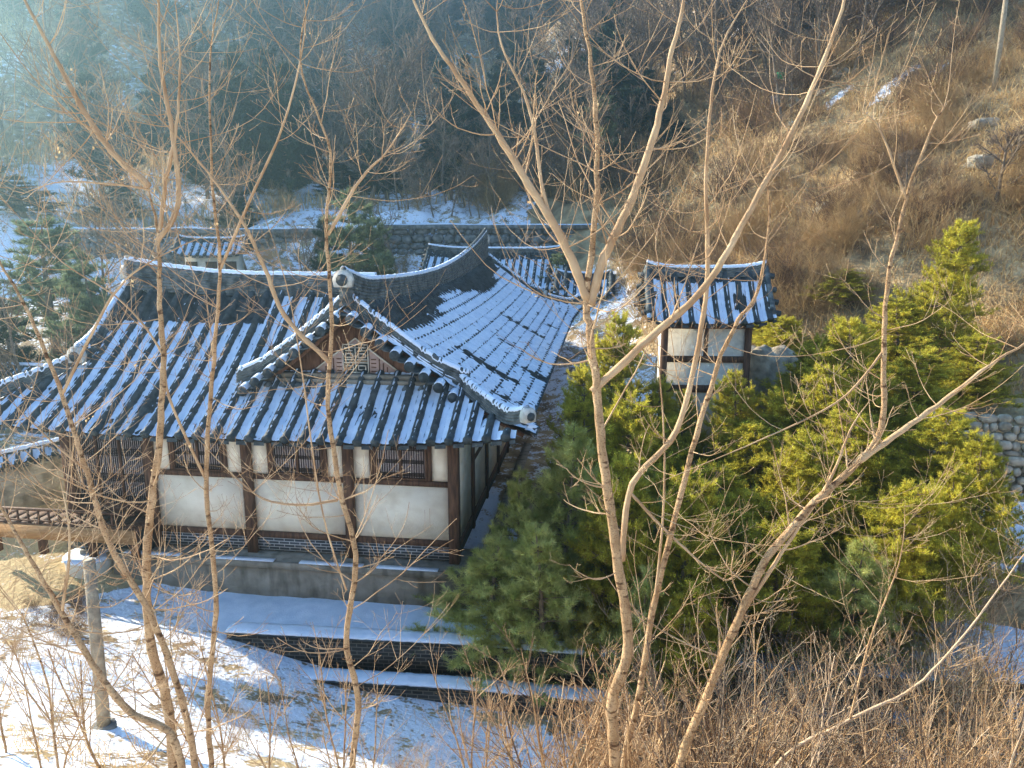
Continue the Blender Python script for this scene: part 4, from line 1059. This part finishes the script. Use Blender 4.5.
# --- woods of the shaded hill and of the sunny hillside: every tree on its own
bt = [bare_proto(101 + i, 9 + i % 3) for i in range(5)]
def frame_ok(x, y, z, m=60):
    dy, dz = y, z - CAMZ; p = R(PITCH); dep = dy*math.cos(p) - dz*math.sin(p)
    if dep < 1: return False
    px = 512 + FPX*x/dep; py = 384 - FPX*(dy*math.sin(p) + dz*math.cos(p))/dep
    return -m < px < 1024 + m and -120 < py < 800
n = 0; tries = 0
while n < 230 and tries < 9000:
    tries += 1
    y = 62 + 100*G.random()**1.2; x = -0.78*y + 0.94*y*G.random()**0.85; z = float(hgt(x, y))
    if x > 6 + 0.05*y: continue
    if 82 < y < 97 and x < 0 and G.random() < .85: continue
    if y < 80 and x < -2 and G.random() < .5: continue
    if not frame_ok(x, y, z): continue
    n += 1
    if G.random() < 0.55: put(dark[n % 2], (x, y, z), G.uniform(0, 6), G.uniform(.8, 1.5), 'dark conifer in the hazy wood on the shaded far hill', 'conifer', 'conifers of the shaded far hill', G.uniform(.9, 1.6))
    else: put(bt[n % 5], (x, y, z), G.uniform(0, 6), G.uniform(.8, 1.35), 'leafless tree in the hazy wood on the shaded far hill', 'tree', 'bare trees of the shaded far hill')
n = 0; tries = 0
while n < 150 and tries < 8000:
    tries += 1
    y = 60 + 56*G.random()**1.3; x = G.uniform(-2, 0.80*y); z = float(hgt(x, y))
    if x < 4 + (y - 56)*0.10 or not frame_ok(x, y, z): continue
    n += 1
    put(bt[n % 5], (x, y, z), G.uniform(0, 6), G.uniform(.7, 1.15), 'leafless tree in the wood at the top of the sunny hillside', 'tree', 'bare trees of the sunny hillside')
n = 0; tries = 0
while n < 80 and tries < 5000:
    tries += 1
    y = G.uniform(50, 63); x = G.uniform(13, 0.74*y); z = float(hgt(x, y))
    if not frame_ok(x, y, z): continue
    p = R(PITCH); py_ = 384 - FPX*(y*math.sin(p) + (z - CAMZ)*math.cos(p))/(y*math.cos(p) - (z - CAMZ)*math.sin(p))
    if py_ > 135: continue
    n += 1; put(bt[n % 5], (x, y, z), G.uniform(0, 6), G.uniform(.45, .8), 'dark stemmed leafless tree along the upper edge of the sunny hillside', 'tree', 'dark trees along the top of the sunny hillside')
# row of young trunks on the terrace behind the ridge
for i in range(26):
    px = 400 + i*9 + G.uniform(-3, 3); loc = far_loc(px, 215, 58 + G.uniform(-1, 3)); put(bt[(i+2) % 5], loc, G.uniform(0, 6), G.uniform(.38, .55), 'young bare tree in the row along the terrace wall', 'tree', 'young trees along the terrace')
# rusty bushes beside them
rust = [shrub_proto(141 + i, 3.0, 16, 'brush', 'bare_shrub', SH, 0.6, 0.02) for i in range(3)]
for i in range(16):
    put(rust[i % 3], far_loc(20 + i*34 + G.uniform(-10, 10), 215, G.uniform(51.5, 53.5) if i % 2 else G.uniform(57, 60)), G.uniform(0, 6), G.uniform(.5, .8), 'brown leafless bush along the terrace wall behind the roof ridge', 'bush', 'bushes along the terrace wall')
for i in range(30):
    px = G.uniform(478, 620); D = G.uniform(57, 72); put(rust[i % 3], far_loc(px, 180, D), G.uniform(0, 6), G.uniform(.8, 1.25), 'dense brown bush on the knoll behind the terrace', 'bush', 'brown bushes on the knoll')
dkb = [shrub_proto(151 + i, 3.0, 16, 'brushdark', 'bare_shrub', SH, 0.6, 0.025) for i in range(3)]
spots = []
for i in range(400):
    y = G.uniform(33, 74); x = G.uniform(7 + max(0, (y-50)*0.1), 0.74*y); spots.append((y, x, G.random() < (0.6 if 44 < y < 62 else 0.3), G.uniform(.35, .95)*(1.35 if 46 < y < 60 else 1)))
spots.sort()
_pp = ground_at(994, 92)
spots = [q for q in spots if abs(q[1]/q[0] - _pp[0]/_pp[1]) > 0.03 or q[0] > _pp[1] or q[0] < _pp[1] - 12]
for i, (y, x, dk, s_) in enumerate(spots[:110]):
    put((dkb if dk else rust)[i % 3], (x, y, float(hgt(x, y)) - .1), G.uniform(0, 6), s_, 'tangled leafless bush on the sunny brown hillside', 'bush', 'bushes on the sunny hillside')
def bake(protos, places, name, m):
    Vs, Fs, nv = [], [], 0
    for k, (x, y, z, a, s_) in enumerate(places):
        me = protos[k % len(protos)]; V = me[0]; c, sn = math.cos(a)*s_, math.sin(a)*s_
        W = np.stack([V[:, 0]*c - V[:, 1]*sn + x, V[:, 0]*sn + V[:, 1]*c + y, V[:, 2]*s_ + z], 1); Vs.append(W); Fs.append(me[1] + nv); nv += len(V)
    V = np.concatenate(Vs).astype(np.float32); F = np.concatenate(Fs).astype(np.int32)
    me = bpy.data.meshes.new(name); me.vertices.add(len(V)); me.vertices.foreach_set('co', V.ravel()); me.loops.add(F.size); me.loops.foreach_set('vertex_index', F.ravel())
    me.polygons.add(len(F)); me.polygons.foreach_set('loop_start', np.arange(len(F), dtype=np.int32)*4); me.update(calc_edges=True); me.materials.append(M[m])
    o = bpy.data.objects.new(name, me); COL.objects.link(o); tag(o, kind='stuff'); return o
def raw_shrub(seed, h, stems, cfg, spread, r):
    g_ = random.Random(seed); one = MB()
    for k in range(stems): grow((one, one), [], (g_.gauss(0, .1*h), g_.gauss(0, .1*h), -.05), (g_.gauss(0, spread), g_.gauss(0, spread), 1), h*g_.uniform(.6, 1), r, 0, g_, cfg)
    return np.concatenate(one.v), np.array([f for f in one.f if len(f) == 4])
rw = [raw_shrub(161 + i, 3.0, 11, dict(SH, kids=[6, 4], rmin=0.008, sides=[3, 3, 3]), 0.6, 0.025) for i in range(3)]
for dk, nm, m in ((True, 'dark_scrub', 'brushdark'), (False, 'brown_scrub', 'brush')):
    tag(bake(rw, [(x, y, float(hgt(x, y)) - .1, i*1.3, s_) for i, (y, x, d_, s_) in enumerate(spots[110:]) if d_ == dk], nm, m), 'mass of %s leafless scrub high on the sunny hillside' % ('dark' if dk else 'brown'), 'scrub')
t1 = bare_proto(171, 3.2, dict(BT, rmin=0.012), 'barkgrey', 'barkgrey', 0.10, 0.1); put(t1, far_loc(985, 270, 35), 0.4, 1.0, 'small dark bare tree in front of the pale rock at right', 'tree')
t2 = bare_proto(173, 3.0, dict(BT, rmin=0.012), 'barkgrey', 'barkgrey', 0.08, 0.2); put(t2, far_loc(900, 275, 37), 1.4, 0.9, 'small dark bare tree left of the conical golden pine', 'tree')
for i, (px, D, h) in enumerate(((45, 29, .55), (12, 31, .6), (100, 43, .6), (160, 50, .7), (250, 52, .7), (300, 50, .6), (400, 52, .55))):
    put(bt[i % 5], far_loc(px, 300, D), i*1.3, h, ['bare tree beyond the courtyard wall at the far left edge', 'bare tree rising over the left hip ridge end', 'bare tree behind the pines at left', 'bare tree left of the garden hut', 'bare tree right of the garden hut', 'bare tree left of the rounded pine', 'bare tree right of the rounded pine'][i], 'tree')

# --- uncountable ground cover
def blades(name, pts, hmin, hmax, wd, m, lean=0.5, seed=1):
    P = np.asarray(pts)
    for c_, r_ in SNOWSPOTS: P = P[(P[:, 0] - c_[0])**2 + (P[:, 1] - c_[1])**2 > r_*r_]
    pts = P; g = np.random.default_rng(seed); n = len(pts)
    P = np.stack([P[:, 0], P[:, 1], hgt(P[:, 0], P[:, 1]) - 0.03], 1)
    a = g.uniform(0, 2*np.pi, n); h = g.uniform(hmin, hmax, n); ln = g.normal(0, lean, (n, 2))*h[:, None]
    sx = np.stack([np.cos(a), np.sin(a), 0*a], 1)*wd/2
    mid = P + np.stack([ln[:, 0]*.35, ln[:, 1]*.35, h*.6], 1); top = P + np.stack([ln[:, 0], ln[:, 1], h], 1)
    V = np.stack([P - sx, P + sx, mid + sx*.7, mid - sx*.7, top], 1).reshape(-1, 3); i = np.arange(n)[:, None]*5
    me = MB(); me.v = [V]; me.f = (i + np.array([[0, 1, 2, 3]])).tolist() + (i + np.array([[3, 2, 4]])).tolist(); me.n = len(V)
    o = me.build(name, M[m]); tag(o, kind='stuff'); return o
g = np.random.default_rng(3)
def scatter(n, fy, fx, dens=None):
    y = fy(g.random(n)); x = fx(y, g.random(n)); 
    if dens is not None: k = g.random(n) < dens(x, y); x, y = x[k], y[k]
    return np.stack([x, y], 1)
hill = lambda x, y: np.where(x > 6.5 + 0.5*np.maximum(0, 32 - y) + np.clip(y - 50, 0, 40)*0.08, 0.55 + 0.9*vnoise(x*0.25, y*0.25), 0)
P = scatter(105000, lambda r: 28 + 60*r**1.3, lambda y, r: 2 + (0.74*y)*r, hill)
o = blades('dry_brush', P, 0.3, 1.1, 0.045, 'brush', 0.9, 2)
tag(o, 'brown leafless scrub covering the sunny hillside', 'scrub')
P = scatter(80000, lambda r: 26 + 45*r, lambda y, r: 3 + (0.74*y)*r, lambda x, y: np.where((x > 8) , (0.3 + 1.4*vnoise(x*0.2 + 9, y*0.2))*(y < 46) + 0.08, 0))
tag(blades('dry_grass', P, 0.25, 0.7, 0.04, 'grass', 0.5, 3), 'golden dry grass on the sunny hillside', 'grass')
P = scatter(8000, lambda r: 9 + 15*r, lambda y, r: 1.0 + 17*r, lambda x, y: 0.45 + 1.2*vnoise(x*0.5, y*0.5))
tag(blades('dry_weeds', P, 0.15, 0.6, 0.014, 'twig', 1.0, 4), 'tangled brown weeds filling the gully at lower right', 'weeds')
P = scatter(9000, lambda r: 6 + 12*r, lambda y, r: -0.8*y + 0.8*y*r, lambda x, y: np.clip(2.6*vnoise(x*0.9 + 3, y*0.9) - 0.25, 0.02, 1))
tag(blades('dry_weeds', P, 0.08, 0.35, 0.012, 'grass', 0.7, 5), 'sparse dry grass poking through the snowy bank', 'grass')
P = scatter(60000, lambda r: 60 + 100*r, lambda y, r: -0.75*y + 0.95*y*r, lambda x, y: np.clip(0.3 + 1.6*vnoise(x*0.15, y*0.15), 0, 1)*(x < 6 + .05*y))
tag(blades('dry_brush', P, 0.5, 2.0, 0.10, 'brush', 0.4, 6), 'undergrowth of the shaded wooded hill', 'scrub')
# ------------------------------------------------------------------ bare trees in the foreground, traced at their own distance
FT = dict(n=[9, 5, 3], kids=[4, 2], t0=[0.15, 0.2], sides=[4, 3, 3], wig=0.07, up=0.085, rmin=0.0016, ang=(25, 65), lf=(0.3, 0.6))
def traced_tree(label, D, r0, lines, twigs, seed, leaves=0, dz=0.0, mtr='bark', mtw='twig', tl=(0.35, 0.95), ground=True):
    g = random.Random(seed); base = None
    px, py = lines[0][0][:2]
    tr = MB(); cr = MB(); lf = MB(); paths = []; r0 *= 0.80
    for li, ln in enumerate(lines):
        rr0 = ln[-1] if isinstance(ln[-1], float) else r0
        pts = [p for p in ln if not isinstance(p, float)]
        W = np.array([at(p[0], p[1], D + dz*i/len(pts) + (p[2] if len(p) > 2 else 0)) for i, p in enumerate(pts)])
        if li == 0 and ground:      # carry the stem down into the ground
            gz = float(hgt(W[0, 0], W[0, 1]))
            if W[0, 2] > gz: W = np.vstack([[W[0, 0] + (W[0,0]-W[1,0])*0.2, W[0, 1] - 0.05, gz - 0.1], W])
        # smooth
        n = len(W); t = np.linspace(0, n-1, max(8, (n-1)*6)); 
        S = np.zeros((len(t), 3))
        for k in range(3):
            i0 = np.clip(np.floor(t).astype(int), 0, n-2); f = t - i0; p1 = W[i0, k]; p2 = W[i0+1, k]; p0 = W[np.maximum(i0-1, 0), k]; p3 = W[np.minimum(i0+2, n-1), k]
            S[:, k] = 0.5*((2*p1) + (-p0+p2)*f + (2*p0-5*p1+4*p2-p3)*f*f + (-p0+3*p1-3*p2+p3)*f**3)
        S += np.random.default_rng(seed + li).normal(0, rr0*0.10, S.shape)
        rad = rr0 * (1 - 0.90*np.linspace(0, 1, len(S))**1.5); rad = rad*(1 + 0.07*np.sin(np.arange(len(S))*2.3))
        (tr if li == 0 else cr).tube(S, rad, 9 if rr0 > 0.02 else 6); paths.append((S, rad))
        if base is None: base = S[0].copy()
    tips = []
    tot = sum(len(s) for s, _ in paths)
    for k in range(int(twigs*(3.6 if lines[0][0][0] < 400 else 2.8))):
        S, rad = paths[g.choices(range(len(paths)), [len(s) for s, _ in paths])[0]]
        i = g.randint(int(len(S)*0.12), len(S)-2); ax = nrm(S[i+1]-S[i]); s = rand_dir(g, 0.6); s[1] *= 0.8; s = nrm(s - ax*(s@ax)); an = R(g.uniform(45, 105))
        grow((cr, cr), tips, S[i], ax*math.cos(an) + s*math.sin(an), g.uniform(*tl)*g.choice((.6, 1, 1.5)), max(min(rad[i]*0.22, 0.0075), 0.003), 0, g, FT)
    root = empty('bare_tree', tuple(base), 0, label, 'tree')
    for mb, nm, mt in ((tr, 'trunk', mtr), (cr, 'crown', mtw)):
        if mb.n: 
            mb.v = [np.concatenate(mb.v) - base]; mb.build(nm, M[mt], root, smooth=(nm == 'trunk'))
    for k in range(leaves):
        p, d = tips[g.randrange(len(tips))]
        for q in range(g.randint(1, 3)):
            c = p + np.array([g.gauss(0, .02), g.gauss(0, .02), -g.uniform(0, .05)]); a = nrm(np.array([g.gauss(0, 1), g.gauss(0, 1), g.gauss(0, 1)-1]))*g.uniform(.015, .035); b2 = nrm(np.cross(a, rand_dir(g)))*g.uniform(.006, .015)
            lf.add([c, c + a*.5 + b2, c + a, c + a*.5 - b2 + nrm(np.cross(a, b2))*.004], [(0, 1, 2, 3)])
    if lf.n: lf.v = [np.concatenate(lf.v) - base]; lf.build('dead_leaves', M['leaf'], root)
    return root
traced_tree('thick forked sapling nearest the left, crossing the left wing of the roof', 6.2, 0.062,
  [[(174, 775), (168, 705), (150, 640), (147, 560), (154, 480), (163, 400), (160, 300), (158, 235), (148, 185)],
   [(149, 186), (112, 152), (82, 108), (58, 62), (25, 0), (5, -50), 0.026],
   [(158, 240), (178, 205), (172, 130), (160, 60), (158, -10), (150, -80), 0.022],
   [(160, 230), (166, 180), (176, 130), (180, 60), (174, -10), 0.018],
   [(150, 190), (120, 185), (60, 182), (20, 195), 0.010]], 30, 301, 14)
traced_tree('leaning sapling whose stem runs from the snowy bank up to the left edge', 5.2, 0.040,
  [[(176, 745), (130, 712), (96, 668), (62, 612), (34, 565), (0, 505), (-30, 440)], [(62, 612), (70, 540), (58, 470), 0.012]], 14, 302, 3)
traced_tree('slanting sapling in front of the lattice doors', 5.8, 0.040,
  [[(196, 775), (182, 700), (152, 618), (112, 548), (86, 470), (62, 395), (28, 312), (0, 262), (-25, 200)], [(62, 395), (110, 300), (150, 262), (215, 232), 0.012], [(86, 470), (50, 440), (5, 395), 0.010]], 18, 303, 8)
traced_tree('slender upright sapling between the forked one and the gable', 6.8, 0.036,
  [[(212, 775), (208, 700), (216, 600), (206, 480), (213, 370), (220, 270), (212, 180), (210, 60), (222, -20)], [(206, 480), (170, 400), (160, 350), (120, 300), (60, 260), (0, 195), 0.014], [(220, 270), (250, 200), (285, 120), (305, 30), (300, -30), 0.014]], 26, 304, 6)
traced_tree('grey brown sapling crossing the gable and the middle wall panel', 6.6, 0.040,
  [[(352, 775), (358, 700), (346, 640), (356, 560), (338, 480), (328, 400), (332, 320), (326, 230), (330, 150), (300, 60), (318, -30)],
   [(330, 362), (286, 318), (262, 262), (238, 215), (190, 150), (150, 110), 0.022], [(328, 235), (360, 180), (388, 150), (414, 108), 0.016], [(346, 590), (320, 500), (290, 300), (240, 150), 0.010],
   [(338, 500), (300, 505), (262, 498), (228, 470), (190, 430), 0.014]], 30, 305, 5)
traced_tree('tallest forked tree at centre rising past the end of the long roof', 6.0, 0.066,
  [[(616, 780), (612, 705), (628, 645), (618, 560), (606, 480), (598, 400), (590, 335), (587, 292), (597, 200), (595, 100), (582, 0), (578, -60)],
   [(588, 300), (562, 240), (532, 190), (500, 138), (462, 82), (425, 25), (405, -30), 0.036],
   [(590, 305), (604, 258), (630, 203), (656, 129), (669, 68), (684, 0), (690, -50), 0.038],
   [(574, 262), (545, 200), (530, 110), (500, 40), (498, -10), 0.016],
   [(592, 392), (650, 338), (702, 291), (739, 230), (794, 128), (828, 50), (848, -10), (860, -60), 0.032]], 40, 306, 8)
traced_tree('double stemmed pale sapling right of the centre tree, in front of the gatehouse', 6.4, 0.042,
  [[(622, 775), (640, 690), (655, 600), (690, 460), (712, 382), (735, 325), (758, 290), (770, 210), (760, 150)],
   [(622, 560), (632, 485), (675, 433), (698, 348), (708, 265), (706, 190), (711, 101), (724, 41), (760, -20), 0.028],
   [(630, 492), (665, 530), (700, 562), (728, 580), (745, 560), 0.016], [(655, 600), (664, 500), (662, 400), (650, 290), 0.012]], 26, 307, 4)
traced_tree('long curved tree sweeping from the bottom centre up to the right edge', 6.0, 0.050,
  [[(676, 780), (704, 702), (738, 620), (765, 562), (812, 505), (858, 462), (882, 425), (884, 350), (888, 280), (906, 200), (930, 132), (950, 100)],
   [(858, 462), (900, 432), (950, 396), (1000, 358), (1050, 330), 0.026], [(738, 620), (790, 540), (830, 480), (850, 430), (870, 400), 0.018],
   [(884, 350), (840, 400), (760, 440), (640, 490), 0.010], [(906, 200), (880, 130), (860, 110), 0.010]], 30, 308, 4)
traced_tree('thin pale stem leaning beside the bottom edge, right of the gully', 7.0, 0.026,
  [[(770, 775), (850, 720), (910, 690), (960, 640), (1020, 560), (1050, 520)], [(850, 720), (870, 640), (900, 560), (905, 500), 0.012]], 24, 309, 2, mtr='twigpale')
# smaller saplings of the thicket along the bottom of the picture
sap = []
def sapling(seed, h):
    g = random.Random(seed); mb = (MB(), MB()); tips = []
    cfg = dict(n=[8, 5, 3, 3], kids=[9, 4, 2], t0=[0.25, .15, .2], sides=[6, 4, 3, 3], wig=0.06, up=0.04, rmin=0.0022, ang=(18, 48), lf=(0.3, 0.5))
    for k in range(g.randint(1, 2)): grow(mb, tips, (g.gauss(0, .1), g.gauss(0, .1), -.2), (g.gauss(0, .16), g.gauss(0, .16), 1), h*g.uniform(.8, 1), 0.020, 0, g, cfg)
    root = empty('bare_sapling'); mb[0].build('trunk', M['bark'], root); mb[1].build('crown', M['twig'], root); return root
sap = [sapling(400 + i, 3.2) for i in range(6)]
SP = [(30, 8.5, .75), (75, 7.5, .6), (128, 8.5, .8), (250, 7.2, .75), (285, 8.6, .8), (315, 7.5, .6), (480, 8.0, .85), (530, 8.5, .7), (590, 8.2, .8), (660, 9.0, .9),
      (700, 9.8, .9), (745, 9, .85), (780, 10, .95), (815, 8.8, .8), (850, 10, .95), (885, 9, .85), (920, 9.6, .95), (955, 8.8, .85), (990, 9.5, .95), (1018, 9, .9), (730, 11.5, 1.0), (840, 12, 1.0), (960, 12, 1.05), (640, 11.5, .95), (900, 12.5, 1.0), (560, 11.8, .9), (0, 6.8, .7), (105, 6.5, .75), (180, 9.5, .9), (215, 9, .8), (350, 9.4, .8), (370, 6.8, .6), (545, 7.4, .8), (610, 10.5, 1.0), (680, 7.8, .8), (725, 8, .8), (765, 7.6, .75), (805, 12.2, 1.1),
      (870, 7.8, .8), (905, 10.8, 1.0), (940, 7.6, .75), (975, 11, 1.0), (1010, 10.3, 1.0), (690, 12.4, 1.1), (760, 13, 1.1), (880, 13.3, 1.1), (1000, 13, 1.1), (930, 13.6, 1.1), (515, 11, .9), (485, 10.4, .85)]
for i, (px, D, s) in enumerate(SP):
    x = (px - 512)/FPX*(D*0.976 + 2.0); z = float(hgt(x, D))
    left = px < 600
    put(sap[i % 6], (x, D, z), i*1.1, s, 'thin leafless sapling in the thicket on the near %s' % ('snowy bank, left of the centre tree' if left else 'slope, right of the centre tree'), 'sapling', 'saplings of the near thicket, ' + ('left' if left else 'right'))
th = [shrub_proto(551 + i, 2.6, 8, ('twig', 'barkgrey', 'twigpale', 'bark', 'brushdark')[i], 'bare_shrub', dict(n=[8, 4, 3], kids=[12, 3], t0=[0.2, 0.2], sides=[4, 3, 3], wig=0.07, up=0.03, rmin=0.0032, ang=(20, 55), lf=(0.18, 0.34)), 0.22, 0.013) for i in range(5)]
for i in range(64):
    if i < 30: y = G.uniform(5.8, 9.5); x = G.uniform(0.10, 0.72)*y
    else: y = G.uniform(11.5, 17.5); x = G.uniform(0.5, 0.70*y)
    if x < 3 and y > 15.0 or x < 1.5 and y > 13.5: x += 3.5
    put(th[i % 5], (x, y, float(hgt(x, y))), G.uniform(0, 6), G.uniform(.75, 1.3), 'upright many stemmed tan bush in the thicket in front of the pines', 'bush', 'upright bushes of the lower right thicket')
nb = [shrub_proto(501 + i, 1.5, 8, ('twig', 'twigpale', 'barkgrey', 'brush')[i], 'bare_shrub', dict(SH, rmin=0.0028, kids=[8, 5]), 0.5, 0.009) for i in range(4)]
for i in range(42):
    y = G.uniform(11.0, 17); x = G.uniform(1.4, 0.72*y)
    if x < 2.2 and y > 13.5: x += 2
    if y > 14.8 and x < 3.0: continue
    put(nb[i % 4], (x, y, float(hgt(x, y))), G.uniform(0, 6), G.uniform(.9, 1.7), 'tangled tan shrub in the thicket at lower right', 'shrub', 'shrubs of the lower right thicket')
for i, (px, D) in enumerate(((25, 14), (60, 14.5), (5, 13), (250, 11), (400, 11.2), (430, 12))):
    x = (px - 512)/FPX*(D*0.976 + 2.2); put(nb[i % 4], (x, D, float(hgt(x, D))), i, .6, 'low tan shrub poking out of the snowy bank', 'shrub', 'shrubs on the snowy bank')

for i in range(9):
    q = ground_at(G.uniform(0, 118), G.uniform(598, 640)); put(dkb[i % 3], (q[0], q[1], q[2] - .05), i*1.9, G.uniform(.14, .22), 'low dark tangled bush on the top edge of the snowy bank', 'bush', 'dark bushes on the bank edge')
# ------------------------------------------------------------------ the air
b = MB(); b.box((-262, -62, -8), (262, 424, 88))
hz = b.build('haze', None); hm = bpy.data.materials.new('haze'); hm.use_nodes = True
n = hm.node_tree.nodes; l = hm.node_tree.links; n.remove(n['Principled BSDF'])
pv_ = n.new('ShaderNodeVolumePrincipled'); pv_.inputs['Color'].default_value = (0.50, 0.85, 1.0, 1); pv_.inputs['Density'].default_value = 0.0021; pv_.inputs['Anisotropy'].default_value = 0.79
l.new(pv_.outputs[0], n['Material Output'].inputs['Volume']); hz.data.materials.append(hm); tag(hz, kind='stuff')
